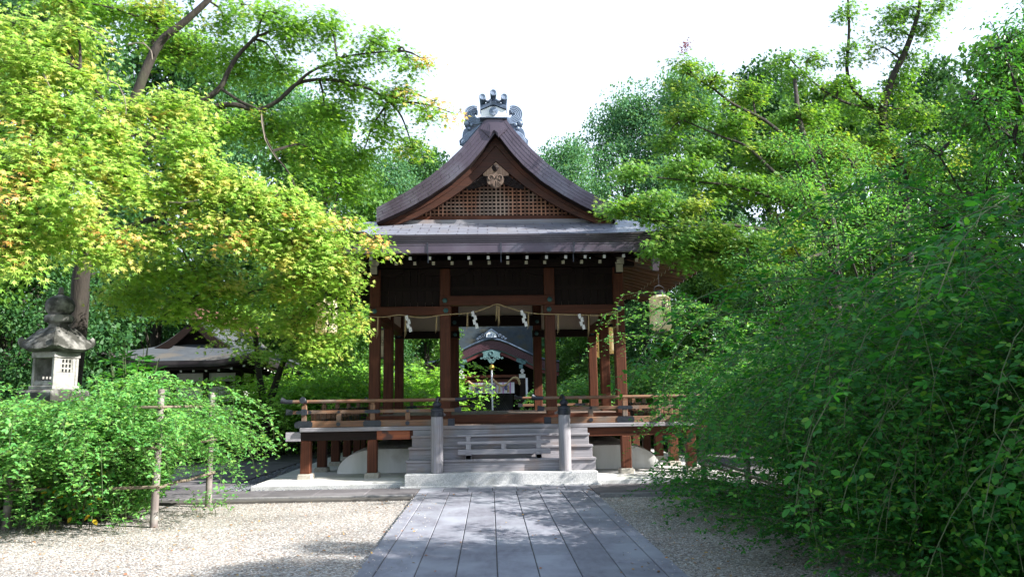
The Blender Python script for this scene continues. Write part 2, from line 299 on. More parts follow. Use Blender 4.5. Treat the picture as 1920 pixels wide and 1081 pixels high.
def thing(name, label, cat, loc=(0, 0, 0), group=None):
    o = bpy.data.objects.new(name, None); COL.objects.link(o); o.location = loc; o.empty_display_size = .2
    o['label'] = label; o['category'] = cat
    if group: o['group'] = group
    ORG[o.name] = Vector(loc); return o
def tag(o, label, cat, group=None):
    o['label'] = label; o['category'] = cat
    if group: o['group'] = group
    return o
def copy_tree(o, parent=None):
    c = o.copy(); COL.objects.link(c); c.parent = parent
    for ch in [x for x in COL.objects if x.parent == o]: copy_tree(ch, c)
    return c
def interp(tab):
    xs = [t[0] for t in tab]; ys = [t[1] for t in tab]
    def f(x): return float(np.interp(x, xs, ys))
    return f
def lin(a, b, n): return [a + (b - a) * i / (n - 1) for i in range(n)]
def smooth_pts(pts, n=6):
    """Catmull-Rom through points"""
    P = [Vector(p) for p in pts]; P = [P[0] * 2 - P[1]] + P + [P[-1] * 2 - P[-2]]; out = []
    for i in range(1, len(P) - 2):
        for k in range(n):
            t = k / n; a, b, c, d = P[i - 1:i + 3]
            out.append(.5 * ((2 * b) + (c - a) * t + (2 * a - 5 * b + 4 * c - d) * t * t + (3 * b - a - 3 * c + d) * t ** 3))
    out.append(P[-2]); return out
# ================================================================== THE GROUND
def struct(o): o['kind'] = 'structure'; return o
g = MB(); rows = []
for y in (-60, -20, 0, 10, 20, 40, 80, 160, 300): rows.append([(x, y, -.06) for x in (-250, -100, -40, -15, 0, 15, 40, 100, 250)])
struct(g.grid(rows).build('ground', 'gravel'))
# slate approach path: one bed with slabs laid on it
PC = .06
def slabs(name, cells, z0, z1, m1='slate', bed='joint', gap=.0045):
    b = MB(); xs = [c[0] for c in cells] + [c[1] for c in cells]; ys = [c[2] for c in cells] + [c[3] for c in cells]
    b.box(min(xs) + .01, max(xs) - .01, min(ys) + .01, max(ys) - .01, z0 - .02, z1 - .012, 1)
    for i, (x0, x1, y0, y1) in enumerate(cells):
        dz = random.uniform(-.002, .002)
        b.box(x0 + gap, x1 - gap, y0 + gap, y1 - gap, z0, z1 + dz, 0)
    return struct(b.build(name, [m1, bed], bevel=.006))
cells = []
xe = [-1.55, -1.36] + [-1.36 + .406 * i for i in range(1, 7)] + [1.482, 1.67]
for i in range(len(xe) - 1):
    x0, x1 = xe[i], xe[i + 1]; y = -4 + random.uniform(0, 1.5); ys = [-5.0, y]
    if i == len(xe) - 3: L0, L1 = .85, 1.0
    elif i in (0, len(xe) - 2): L0, L1 = 1.6, 2.6
    else: L0, L1 = 1.9, 3.4
    while ys[-1] < 13.4: ys.append(ys[-1] + random.uniform(L0, L1))
    ys[-1] = 14.05
    if ys[-1] - ys[-2] < .3: ys.pop(-2)
    cells += [(x0, x1, ys[j], ys[j + 1]) for j in range(len(ys) - 1)]
xs = lin(-1.55, 1.67, 8)
cells += [(xs[i], xs[i + 1], 14.05, 14.72) for i in range(7)]
slabs('path', cells, -.10, 0, gap=.005)
def run(x0, x1, y0, y1, nx, ny): 
    X, Y = lin(x0, x1, nx + 1), lin(y0, y1, ny + 1); return [(X[i], X[i + 1], Y[j], Y[j + 1]) for i in range(nx) for j in range(ny)]
slabs('side_pavement', run(-10, -1.56, 13.75, 14.85, 9, 1) + run(1.68, 10, 13.42, 14.85, 9, 1), -.10, -.004, 'slated')
slabs('side_path', run(-7.2, -5.55, 14.86, 30, 1, 13), -.10, -.004, 'slated')
slabs('right_side_path', run(5.55, 7.2, 14.86, 30, 1, 13), -.10, -.004, 'slated')
kb = MB(); kb.box(-10, -1.6, 13.66, 13.74, -.12, .012).box(1.72, 10, 13.33, 13.41, -.12, .012)
struct(kb.build('kerb', 'kerb', bevel=.008))
pb = MB(); pr = np.random.default_rng(3)
for (x0, x1, y0, y1, n) in ((-5.5, -4.8, 14.9, 24, 900), (-4.8, -1.9, 14.87, 15.02, 110)):
    for _ in range(n):
        r = pr.uniform(.02, .045); x, y = pr.uniform(x0, x1), pr.uniform(y0, y1); pb.sphere((x, y, -.03 + r * .3), r, 5, 0, .6)
o = pb.build('pebbles', 'pebble', smooth=True, fixn=False); tag(o, 'dark grey pebbles filling the drain beside the stage platform', 'pebbles'); o['kind'] = 'stuff'
# concrete stage platform
p = MB(); p.box(-4.78, 4.78, 15.02, 24.2, -.1, .10); struct(p.build('platform', 'concrete', bevel=.02))
p = MB(); p.box(-4.86, 4.86, 14.93, 15.02, -.1, .07).box(-4.86, -4.785, 15.02, 24.2, -.1, .07).box(4.785, 4.86, 15.02, 24.2, -.1, .07); struct(p.build('platform_kerb', 'granite', bevel=.01))

# ================================================================== THE PAVILION
YF, YM, YB = 17.0, 19.3, 21.6; AX = 5.0; Y0, Y1 = 14.75, 23.85; YC = (Y0 + Y1) / 2; AY = (Y1 - Y0) / 2
pav = thing('pavilion', 'open wooden shrine stage with curved copper gable roof at the end of the path', 'pavilion', (0, 19.3, 0))
def lift(x, y, L=.17):
    u = max(0, (abs(x) - 2.0) / 3.0); v = max(0, (abs(y - YC) - 1.55) / 3.0); return L * min(u, 1.1) ** 1.6 * min(v, 1.1) ** 1.6
Hm = interp([(0, 8.15), (.2, 7.98), (.38, 7.72), (.57, 7.49), (.8, 7.23), (1.1, 6.93), (1.5, 6.59), (1.95, 6.28), (2.4, 6.03), (2.7, 5.87), (3.4, 5.57), (4.2, 5.25), (5.0, 4.98)])
Hs = lambda d: 4.98 + .3 * d + .035 * d * d
# columns
for y in (YF, YM, YB):
    for x in (-2.8, -1.2, 1.2, 2.8):
        if y == YM and abs(x) < 2: continue
        c = MB(); c.box(x - .12, x + .12, y - .12, y + .12, .95, 4.66); c.build('column', 'redz', pav, bevel=.018)
# floor and sills
f = MB()
for i in range(24): f.box(-2.9 + i * 5.8 / 24, -2.9 + (i + 1) * 5.8 / 24 - .006, 16.9, 21.7, 1.27, 1.325)
f.build('floor', 'board', pav)
s = MB(); s.box(-2.95, 2.95, 16.82, 16.9, 1.135, 1.33); s.build('sill', 'redx', pav, bevel=.006)
s = MB(); s.box(-2.95, 2.95, 21.7, 21.78, 1.135, 1.33); s.build('sill', 'redx', pav, bevel=.006)
for x in (-2.95, 2.87): s = MB(); s.box(x, x + .08, 16.91, 21.69, 1.135, 1.33); s.build('sill', 'redy', pav, bevel=.006)
# veranda deck of boards
f = MB()
n = 33
for i in range(n):
    a, b_ = -4.1 + i * 8.2 / n, -4.1 + (i + 1) * 8.2 / n - .008
    f.box(a, b_, 15.80, 16.815, 1.085, 1.130); f.box(a, b_, 21.785, 22.88, 1.085, 1.130)
for i in range(20):
    a, b_ = 16.83 + i * 4.94 / 20, 16.83 + (i + 1) * 4.94 / 20 - .008
    f.box(-4.1, -2.96, a, b_, 1.085, 1.13); f.box(2.96, 4.1, a, b_, 1.085, 1.13)
f.build('deck', 'board', pav)
e = MB(); e.box(-4.14, 4.14, 15.70, 15.795, 1.055, 1.137); e.build('deck_edge', 'greyx', pav, bevel=.012)
e = MB(); e.box(-4.14, 4.14, 22.885, 22.98, 1.055, 1.137); e.build('deck_edge', 'greyx', pav, bevel=.012)
for x in (-4.14, 4.05): e = MB(); e.box(x, x + .09, 15.80, 22.88, 1.055, 1.137); e.build('deck_edge', 'greyy', pav, bevel=.012)
# beams below the deck
b = MB(); b.box(-4.128, -2.56, 15.78, 15.93, .87, 1.052); b.build('floor_beam', 'darkx', pav, bevel=.006)
b = MB(); b.box(-4.44, -4.13, 15.772, 15.938, .865, 1.05); b.build('beam_end', 'greybx', pav, bevel=.006)
b = MB(); b.box(-2.559, -1.87, 15.78, 15.93, .87, 1.052); o = b.build('floor_beam', 'newwood', pav, bevel=.006); o['label'] = 'fresh orange beam left of the steps'
b = MB(); b.box(-1.869, 4.42, 15.785, 15.93, .87, 1.052); b.build('floor_beam', 'redx', pav, bevel=.006)
b = MB(); b.box(-4.05, 4.05, 22.7, 22.84, .87, 1.052); b.build('floor_beam', 'darkx', pav)
for x in (-4.05, -2.8, -1.2, 1.2, 2.8, 4.05):
    b = MB(); b.box(x - .07, x + .07, 15.94, 22.69, .88, 1.05); b.build('floor_joist', 'darky', pav)
for x in (-2.8, -1.2, 0, 1.2, 2.8):
    b = MB(); b.box(x - .09, x + .09, 17.3, 21.3, 1.09, 1.26); b.build('floor_joist', 'darky', pav)
# deck posts on stone feet
pp = [(x, 15.85) for x in (-4.02, -2.65, 2.65, 4.02)] + [(s_ * 4.02, y) for s_ in (-1, 1) for y in (17.35, 18.85, 20.35, 21.85, 22.75)] + [(x, 22.75) for x in (-2.6, -1, 1, 2.6)]
for x, y in pp:
    c = MB(); c.box(x - .1, x + .1, y - .1, y + .1, .20, .868); o = c.build('deck_post', 'redz', pav, bevel=.014)
    c = MB(); c.beam((x, y, .0), (x, y, .205), .32, .32, w1=.29, h1=.29); c.build('foot_stone', 'footstone', o, bevel=.02)
# white plaster mound below the floor
def mound_outline(W, zb, zt, rx, rz, n=10):
    pts = [(-W, zb)] + [(-W + rx * (1 - math.cos(a)), zt - rz + rz * math.sin(a)) for a in lin(0, math.pi / 2, n)]
    return pts + [(-x, z) for x, z in reversed(pts)]
ys = [(16.72, .0), (16.74, .0), (16.82, .05), (16.98, .09), (21.3, .09), (21.5, 0)]
mo = mound_outline(3.55, .105, .62, .85, .48)
rows = [[(x * (1 - q * .1), y, .105 + (z - .105) * (1 + q * 1.2)) for x, z in mo] for y, q in ys]
p = MB(); p.grid(rows); n_ = len(mo)
p.f.append(tuple(range(n_))); p.m.append(0); p.f.append(tuple(range(5 * n_, 6 * n_))[::-1]); p.m.append(0)
p.build('plaster_mound', 'plaster', pav, smooth=True)
# steps
s = MB(); s.box(-1.87, 1.90, 14.80, 15.9, -.02, .25); s.build('stone_step', 'granite', pav, bevel=.012)
s = MB(); s.box(-1.95, 1.95, 14.72, 14.795, -.02, .03); s.build('threshold_stone', 'granite', pav, bevel=.008)
for (W, y, za, zb) in ((1.87, 15.12, .252, .485), (1.84, 15.32, .487, .725), (1.80, 15.52, .727, .945)):
    s = MB(); s.box(-W + .0, W + .03, y, 15.75, za, zb - .0); s.box(-W - .012, W + .042, y - .035, y + .18, zb - .04, zb + .004); s.build('step', 'greyx', pav, bevel=.006)
s = MB(); s.box(-1.80, 1.83, 15.70, 15.775, .947, 1.05); s.build('step', 'greyx', pav, bevel=.004)
# newel posts with metal caps
for x in (-1.25, 1.28):
    s = MB(); s.lathe((x, 14.97, 0), [(.118, .252), (.122, .8), (.118, 1.35), (.105, 1.372)], 24); o = s.build('newel_post', 'greyz', pav, smooth=True)
    s = MB(); s.lathe((x, 14.97, 0), [(.128, 1.345), (.131, 1.36), (.131, 1.43), (.122, 1.44), (.122, 1.452), (.128, 1.46), (.126, 1.49), (.085, 1.515), (.06, 1.53), (.085, 1.56), (.088, 1.59), (.06, 1.63), (.03, 1.645)], 24); s.build('metal_cap', 'iron', o, smooth=True)
    sx = -1 if x < 0 else 1
    s = MB(); s.tube(smooth_pts([(x - sx * .02, 14.99, 1.50), (x + sx * .01, 15.02, 1.62), (x + sx * .0, 15.12, 1.70), (x - sx * .0, 15.35, 1.715), (x, 15.62, 1.67)], 5), .032, 10); s.build('curved_handrail', 'iron', o, smooth=True)
    s = MB(); s.tube([(x - sx * .10, 15.05, 1.40), (x - sx * .10, 15.74, 1.36)], .028, 8); s.build('lower_handrail', 'greyy', o, smooth=True)
# railings
def flare(mb, p, d, m=1):
    """flared metal shoe at a rail end pointing along unit vector d"""
    p = Vector(p); d = Vector(d); mb.tube([p - d * .04, p, p + d * .10, p + d * .20 + Vector((0, 0, .035)), p + d * .205 + Vector((0, 0, .036))], [.039, .042, .045, .068, .06], 10, m)
def railing(a, b, tall, short, ends, nm='railing'):
    a, b = Vector(a), Vector(b); d = (b - a).normalized(); ax = 'x' if abs(d.x) > .5 else 'y'
    r = MB(); r.beam(a + Vector((0, 0, 1.205)), b + Vector((0, 0, 1.205)), .10, .13); root = r.build(nm, 'brown' + ax, pav, bevel=.008)
    ea, eb = ends
    A = a - d * ea; B = b + d * eb
    r = MB(); r.beam(A * 1 + Vector((0, 0, 1.455)), B + Vector((0, 0, 1.455)), .075, .07); r.build('middle_rail', 'brown' + ax, root, bevel=.006)
    r = MB(); r.tube([A + Vector((0, 0, 1.675)), B + Vector((0, 0, 1.675))], .036, 12); r.build('top_rail', 'brown' + ax, root, smooth=True)
    if ea: 
        r = MB(); flare(r, A + Vector((0, 0, 1.675)), -d, 0); r.beam(A + Vector((0, 0, 1.455)) + d * .05, A - d * .09 + Vector((0, 0, 1.465)), .085, .08, w1=.10, h1=.12); r.beam(a + d * .03 + Vector((0, 0, 1.205)), a - d * .11 + Vector((0, 0, 1.205)), .12, .15); r.build('metal_end', 'iron', root, smooth=True)
    if eb:
        r = MB(); flare(r, B + Vector((0, 0, 1.675)), d, 0); r.beam(B + Vector((0, 0, 1.455)) - d * .05, B + d * .09 + Vector((0, 0, 1.465)), .085, .08, w1=.10, h1=.12); r.beam(b - d * .03 + Vector((0, 0, 1.205)), b + d * .11 + Vector((0, 0, 1.205)), .12, .15); r.build('metal_end', 'iron', root, smooth=True)
    nrm = Vector((-d.y, d.x, 0))
    for t in tall:
        p = a + d * t; r = MB(); r.beam(p + Vector((0, 0, 1.272)), p + Vector((0, 0, 1.60)), .10, .09); r.beam(p + Vector((0, 0, 1.60)), p + Vector((0, 0, 1.642)), .06, .06, w1=.08, h1=.08); r.build('baluster', 'brownz', root, bevel=.006)
        r = MB()
        for s_ in (-1, 1):
            for zc, hw, hh in ((1.205, .155, .066), (1.455, .13, .036)):
                q = p + nrm * s_ * (.056 if zc < 1.3 else .050) + Vector((0, 0, zc)); r.beam(q - d * hw, q + d * hw, .012, hh * 2); 
                r.beam(q - d * (hw + .03), q - d * hw, .012, hh * 1.1, w1=.012, h1=hh * 2); r.beam(q + d * hw, q + d * (hw + .03), .012, hh * 2, w1=.012, h1=hh * 1.1)
        r.build('metal_plate', 'iron', root)
    for t in short:
        p = a + d * t; r = MB(); r.beam(p + Vector((0, 0, 1.272)), p + Vector((0, 0, 1.418)), .10, .08); r.build('baluster', 'brownz', root, bevel=.006)
        r = MB()
        for s_ in (-1, 1):
            q = p + nrm * s_ * .055 + Vector((0, 0, 1.205)); r.lathe(q, [(.04, -.012), (.042, 0), (.02, .016)] if 0 else [(.044, -.012), (.044, .012)], 10, 0, 'y' if ax == 'x' else 'x')
            q = p + nrm * s_ * .042 + Vector((0, 0, 1.455)); r.lathe(q, [(.03, -.01), (.03, .01)], 10, 0, 'y' if ax == 'x' else 'x')
        r.build('nail_boss', 'iron', root, smooth=True)
yr = 15.80
railing((-4.07, yr, 0), (-1.05, yr, 0), [0, 1.42], [.72, 2.15], (.28, .16))
railing((1.05, yr, 0), (4.07, yr, 0), [1.60, 3.02], [.87, 2.3], (.16, .28))
for sx in (-1, 1):
    railing((sx * 4.02, 15.9, 0), (sx * 4.02, 22.80, 0), [1.55, 3.05, 4.55, 6.05], [.52, 1.03, 2.05, 2.55, 3.55, 4.05, 5.05, 5.55, 6.5], (.28, .28))
railing((-4.07, 22.83, 0), (-.95, 22.83, 0), [.0, 1.5], [.75, 2.25], (.28, .2))
railing((.95, 22.83, 0), (4.07, 22.83, 0), [1.6, 3.1], [.8, 2.4], (.2, .28))
# head beams with metal nail covers
def bosses(x, y, zs, sy, par):
    b = MB()
    for z in zs: b.lathe((x, y + sy * .0, z), [(.062, -.02), (.062, .0), (.05, .012), (.03, .022), (.012, .03)] if sy > 0 else [(.012, -.03), (.03, -.022), (.05, -.012), (.062, 0), (.062, .02)], 6, 0, 'y')
    b.build('nail_cover', 'teal', par)
for y, zo, zi, sy in ((YF, 3.58, 3.80, -1), (YB, 3.42, 3.76, -1)):
    for x0, x1 in ((-2.92, -1.06), (1.06, 2.92)):
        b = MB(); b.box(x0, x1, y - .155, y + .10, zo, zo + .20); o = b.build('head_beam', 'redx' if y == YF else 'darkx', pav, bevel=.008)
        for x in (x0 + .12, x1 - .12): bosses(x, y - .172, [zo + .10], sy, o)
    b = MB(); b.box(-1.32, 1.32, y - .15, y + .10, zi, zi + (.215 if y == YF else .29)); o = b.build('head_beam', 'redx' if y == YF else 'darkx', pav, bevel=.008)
    for x in (-1.2, 1.2): bosses(x, y - .168, [zi + .11], sy, o)
for x in (-2.8, 2.8):
    for z0 in (3.5, ):
        b = MB(); b.box(x - .10, x + .10, YF + .13, YB - .16, z0, z0 + .20); b.build('side_beam', 'redy', pav, bevel=.008)
# board walls above the beams
b = MB()
for x0, x1, z0 in ((-2.68, -1.32, 3.785), (-1.08, 1.08, 4.02), (1.32, 2.68, 3.785)):
    n = int((x1 - x0) / .17)
    for i in range(n): b.box(x0 + i * (x1 - x0) / n, x0 + (i + 1) * (x1 - x0) / n - .006, YF - .01, YF + .02, z0, 4.66)
    b.box(x0, x1, YF - .05, YF - .012, 4.16, 4.25)
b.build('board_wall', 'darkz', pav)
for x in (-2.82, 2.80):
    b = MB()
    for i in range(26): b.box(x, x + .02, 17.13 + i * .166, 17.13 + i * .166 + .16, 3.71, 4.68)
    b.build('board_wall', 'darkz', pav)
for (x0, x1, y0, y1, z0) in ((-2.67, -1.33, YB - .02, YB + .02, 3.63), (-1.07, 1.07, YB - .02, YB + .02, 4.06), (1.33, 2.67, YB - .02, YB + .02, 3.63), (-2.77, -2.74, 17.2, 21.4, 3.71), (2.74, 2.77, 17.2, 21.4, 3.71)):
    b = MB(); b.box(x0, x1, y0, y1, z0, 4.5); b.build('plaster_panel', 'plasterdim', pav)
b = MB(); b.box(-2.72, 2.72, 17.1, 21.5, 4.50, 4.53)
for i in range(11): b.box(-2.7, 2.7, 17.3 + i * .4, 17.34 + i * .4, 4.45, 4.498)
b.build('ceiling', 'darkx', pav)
# purlins, bracket arms and their pale ends
for y in (YF, YB):
    b = MB(); b.box(-3.2, 3.2, y - .09, y + .09, 4.68, 4.86); b.build('purlin', 'darkx', pav, bevel=.006)
for x in (-2.8, 2.8):
    b = MB(); b.box(x - .092, x + .092, 16.62, 21.98, 4.685, 4.865); o = b.build('purlin', 'darky', pav, bevel=.006)
    b = MB(); b.prism([(x - .10, 4.68), (x + .10, 4.68), (x + .10, 4.83), (x + .04, 4.88), (x - .04, 4.88), (x - .10, 4.83)], 16.600, 16.618); b.build('painted_end', 'capy', o)
    b = MB(); b.box(x - .075, x + .075, 16.66, 21.9, 4.50, 4.678); o = b.build('bracket_arm', 'darky', pav, bevel=.006)
    b = MB(); b.box(x - .078, x + .078, 16.64, 16.658, 4.50, 4.676); b.build('painted_end', 'capy', o)
for x in (-1.2, 1.2):
    b = MB(); b.prism([(x - .55, 4.66), (x - .55, 4.58), (x - .35, 4.50), (x + .35, 4.50), (x + .55, 4.58), (x + .55, 4.66)], YF - .10, YF + .06); b.build('bracket_arm', 'darkx', pav, bevel=.005)
for sx in (-1, 1):
    b = MB(); b.prism([(sx * 2.7, 4.66), (sx * 2.15, 4.66), (sx * 2.15, 4.58), (sx * 2.3, 4.50), (sx * 2.7, 4.50)], YF - .10, YF + .06); b.build('bracket_arm', 'darkx', pav, bevel=.005)
# rafters: each front and right-hand one its own part, the hidden rest one part
rest = MB()
def rafter(p0, p1, wd, h, axm, cap):
    global rest
    p0, p1 = Vector(p0), Vector(p1); d = (p1 - p0).normalized()
    r = MB(); r.beam(p0 + d * .012, p1, wd, h, 0); r.beam(p0, p0 + d * .0115, wd * 1.02, h * 1.02, 1); return r
SL1, SL2 = .27, .20
for i in range(24):
    x = -4.6 + i * .40
    for far, yb, zb, sl, cap, wd, h in ((1, 15.0, 4.545, SL2, 'capw', .055, .065), (0, 15.75, 4.575, SL1, 'capy', .062, .075)):
        ye = 16.15 if far else 17.0
        if abs(x) > 2.8: ye = min(ye, 19.75 - abs(x) + .05)
        if ye - yb < .15: continue
        if not far: x_ = x + .02
        else: x_ = x
        p0 = (x_, yb, zb + lift(x_, 14.75) * .9); p1 = (x_, ye, zb + sl * (ye - yb) + lift(x_, 14.75) * .9 * max(0, 1 - (ye - yb) / 2))
        rafter(p0, p1, wd, h, 'y', cap).build('rafter', ['darky', cap], pav)
for i in range(21):
    y = 15.25 + i * .40
    for far, xb, zb, sl, cap, wd, h in ((1, 4.75, 4.545, SL2, 'capw', .055, .065), (0, 4.0, 4.575, SL1, 'capy', .062, .075)):
        xe = 3.6 if far else 2.8
        dd = min(y - Y0, Y1 - y)
        if dd < 2.2: xe = max(xe, 5.0 - dd - .05)
        if xb - xe < .15: continue
        lf = lift(5, y) * .9
        for sx in (1, -1):
            r = rafter((sx * xb, y, zb + lf), (sx * xe, y, zb + sl * (xb - xe) + lf * max(0, 1 - (xb - xe) / 2)), wd, h, 'x', cap)
            if sx > 0 or y < 17: r.build('rafter', ['brownx' if sx > 0 else 'darkx', cap], pav)
            else: n = len(rest.v); rest.v += r.v; rest.f += [tuple(k + n for k in f_) for f_ in r.f]; rest.m += r.m
for i in range(24):
    x = -4.6 + i * .4; r = rafter((x, 23.6, 4.545 + lift(x, 23.8) * .9), (x, 22.1, 4.85), .055, .065, 'y', 'capw'); n = len(rest.v); rest.v += r.v; rest.f += [tuple(k + n for k in f_) for f_ in r.f]; rest.m += r.m
rest.build('rafter', ['darky', 'capw'], pav, kind='stuff')
for sx in (-1, 1):
    for (ya, yb_) in ((YF, 14.86), (YB, 23.74)):
        r = MB(); r.beam((sx * 4.86, yb_, 4.66 + .12), (sx * 2.8, ya, 4.90), .12, .16, 0); r.beam((sx * 4.885, yb_ + (-.025 if ya == YF else .025), 4.66 + .122), (sx * 4.862, yb_, 4.66 + .12), .122, .162, 1); r.build('hip_rafter', ['darky', 'capw'], pav)
# eave: layered copper edge, board under it, soffit
def ring(inset, z, n=26, L=.17):
    pts = []; ax, ay = AX - inset, AY - inset
    for k in range(n): pts.append((-ax + 2 * ax * k / n, YC - ay))
    for k in range(n): pts.append((ax, YC - ay + 2 * ay * k / n))
    for k in range(n): pts.append((ax - 2 * ax * k / n, YC + ay))
    for k in range(n): pts.append((-ax, YC + ay - 2 * ay * k / n))
    out = []
    for x, y in pts:
        out.append((x, y, z + lift(x * AX / ax, YC + (y - YC) * AY / ay, L)))
    return out + [out[0]]
prof = [(.0, 4.985)]
z = 4.985
for k in range(5):
    prof += [(.004 + .016 * k, z - .006), (.004 + .016 * k, z - .040), (.02 + .016 * k, z - .042)]; z -= .042
prof += [(.10, z), (.12, z - .0)]
e = MB(); e.grid([ring(i, zz) for i, zz in prof]); e.build('eave_edge', 'copper2', pav, fixn=False)
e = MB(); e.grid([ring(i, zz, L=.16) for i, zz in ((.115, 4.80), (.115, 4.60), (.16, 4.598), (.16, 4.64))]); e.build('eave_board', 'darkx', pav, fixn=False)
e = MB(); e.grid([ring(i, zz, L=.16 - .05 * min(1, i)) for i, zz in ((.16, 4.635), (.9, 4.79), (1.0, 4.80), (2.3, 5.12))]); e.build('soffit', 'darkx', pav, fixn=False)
# skirt roof surface
sk = MB()
ds = lin(0, 2.05, 9)
for sy in (-1, 1):
    rows = []
    for d in ds:
        ax = AX - d; y = YC + sy * (AY - d); rows.append([(x, y, Hs(d) + lift(x * AX / ax, YC + sy * AY) * max(0, 1 - d / 2.4) ** 1.5) for x in lin(-ax, ax, 41)])
    sk.grid(rows)
ds = lin(0, 2.42, 10)
for sx in (-1, 1):
    rows = []
    for d in ds:
        ay = AY - d; x = sx * (AX - d); rows.append([(x, y, Hs(d) + lift(sx * AX, YC + (y - YC) * AY / ay) * max(0, 1 - d / 2.4) ** 1.5) for y in lin(YC - ay, YC + ay, 35)])
    sk.grid(rows)
sk.build('skirt_roof', 'shingle', pav, smooth=True)
# main gable roof
VY0, VY1 = 16.10, 22.5
xs_ = [i * .1 for i in range(27)] + [2.66]
up = [(-x, Hm(x)) for x in reversed(xs_)] + [(x, Hm(x)) for x in xs_[1:]]
mr_ = MB(); mr_.strip([(x, z) for x, z in up], [(x, z - .05) for x, z in up], VY0 + .01, VY1, 0); mr_.build('gable_roof', 'shingle', pav, smooth=True)
Bl = interp([(0, 7.63), (.1, 7.50), (.33, 7.18), (.62, 6.84), (1.03, 6.47), (1.5, 6.15), (1.95, 5.89), (2.35, 5.70), (2.66, 5.56)])
Hl = interp([(0, 7.05), (.25, 6.81), (.62, 6.48), (1.05, 6.18), (1.42, 5.95), (1.8, 5.76), (2.3, 5.56), (2.66, 5.45)])
NL = 5
for sy, yv in ((-1, VY0), (1, VY1)):
    vb = MB()
    for k in range(NL):
        t0, t1 = k / NL, (k + 1) / NL
        tp = [(x, Hm(abs(x)) * (1 - t0) + Bl(abs(x)) * t0) for x, _ in up]; bt = [(x, Hm(abs(x)) * (1 - t1) + Bl(abs(x)) * t1 + .004) for x, _ in up]
        o_ = .005 * k
        if sy < 0: vb.strip(tp, bt, yv - .05 + o_, yv + .012, 0)
        else: vb.strip(tp, bt, yv - .012, yv + .05 - o_, 0)
    vb.build('verge_band', 'copper', pav)
for i in range(1, 12):       # short raised cross seams on the verge band
    for sx in (-1, 1):
        sm_ = MB()
        for k in ((i * 2) % 5, (i * 2 + 2) % 5):
            xx = sx * (i * .215 + .10 + .03 * k); zA, zB = Hm(abs(xx)), Bl(abs(xx)); z1 = zA + (zB - zA) * (k + .05) / 5; z0 = zA + (zB - zA) * (k + .95) / 5; tx = .010 * sx
            sm_.beam((xx - tx, 16.052 + .005 * k, z0), (xx + tx, 16.050 + .005 * k, z1), .012, .006)
        sm_.build('verge_seam', 'copper2', pav)
for sy, ya, yb_ in ((-1, 16.37, 16.45), (1, 22.3, 22.38)):
    hb = MB(); hb.strip([(x, Bl(abs(x)) - .006) for x, _ in up], [(x, Hl(abs(x))) for x, _ in up], ya, yb_); hb.build('bargeboard', 'barge', pav)
    hb = MB(); hb.strip([(x, Bl(abs(x)) - .01) for x, _ in up], [(x, Bl(abs(x)) * .62 + Hl(abs(x)) * .38) for x, _ in up], ya - .035 if sy < 0 else yb_, ya - .001 if sy < 0 else yb_ + .035); hb.build('bargeboard_moulding', 'barge', pav)
un = MB(); un.strip([(x, Bl(abs(x)) + .02) for x, _ in up], [(x, Bl(abs(x)) - .012) for x, _ in up], VY0 + .02, VY1 - .02); un.build('roof_underside', 'darky', pav)
# gable wall, lattice, sills
for yv, sy in ((16.78, 1), (21.85, -1)):
    wl = MB(); up2 = [(x, z) for x, z in up if abs(x) <= 2.31]
    wl.prism([(-2.3, 5.52)] + [(x, Bl(abs(x)) + .0) for x, z in up2] + [(2.3, 5.52)], yv, yv + .03); wl.build('gable_wall', 'darkx', pav)
lt = MB(); lt2 = MB(); lt.box(-1.95, 1.95, 16.70, 16.722, 5.836, 5.85)
for i in range(41):
    x = -1.9 + i * .095; zt = Hl(abs(x)) + .10
    if zt > 5.88: lt.box(x - .016, x + .016, 16.70, 16.722, 5.84, min(zt, 6.95))
for i in range(12):
    z = 5.91 + i * .088; W = max([abs(x) for x in lin(0, 2.2, 80) if Hl(x) + .08 > z] + [0])
    if W > .1: lt2.box(-W, W, 16.724, 16.745, z - .016, z + .016)
o = lt.build('gable_lattice', 'lattice', pav); lt2.build('lattice_rail', 'lattice', o)
s = MB(); s.box(-2.45, 2.45, 16.62, 16.76, 5.74, 5.835); s.build('gable_sill', 'redx', pav, bevel=.006)
s = MB(); s.box(-2.5, 2.5, 16.58, 16.76, 5.64, 5.735); s.build('gable_sill', 'greyx', pav, bevel=.006)
# pale panel and carved pendant in the apex
s = MB(); s.prism([(0, 7.03), (-.30, 6.76), (-.26, 6.66), (-.10, 6.60), (.10, 6.60), (.26, 6.66), (.30, 6.76)], 16.40, 16.43); s.build('apex_panel', 'pale', pav)
pd = MB(); cx = -.02
def scroll(mb, c, r, turns, sx, y, w=.025, n=40, m=0):
    pts = []
    for i in range(n):
        t = i / (n - 1); a = t * turns * 2 * math.pi; rr = r * (1 - t * .85); pts.append((c[0] + sx * rr * math.cos(a), y, c[1] + rr * math.sin(a)))
    mb.tube(pts, [w * (1 - .5 * i / n) for i in range(n)], 6, m)
pl = [(.03, .34), (.035, .24), (.05, .17), (.11, .165), (.165, .14), (.195, .07), (.185, 0), (.15, -.06), (.09, -.11), (.03, -.13), (0, -.145)]
pd.prism([(cx + a, 6.50 + b_) for a, b_ in pl] + [(cx - a, 6.50 + b_) for a, b_ in reversed(pl[:-1])], 16.17, 16.215)
for sx in (-1, 1):
    scroll(pd, (cx + sx * .105, 6.585), .078, 1.25, -sx, 16.165, .020)
    for k in range(5): pd.tube([(cx + sx * (.015 + .016 * k), 16.163, 6.53 - .01 * k), (cx + sx * (.03 + .028 * k), 16.155, 6.46 - .006 * k), (cx + sx * (.02 + .026 * k), 16.163, 6.385 + .012 * k)], .007, 5)
pd.build('gable_pendant', 'carving', pav, smooth=True)
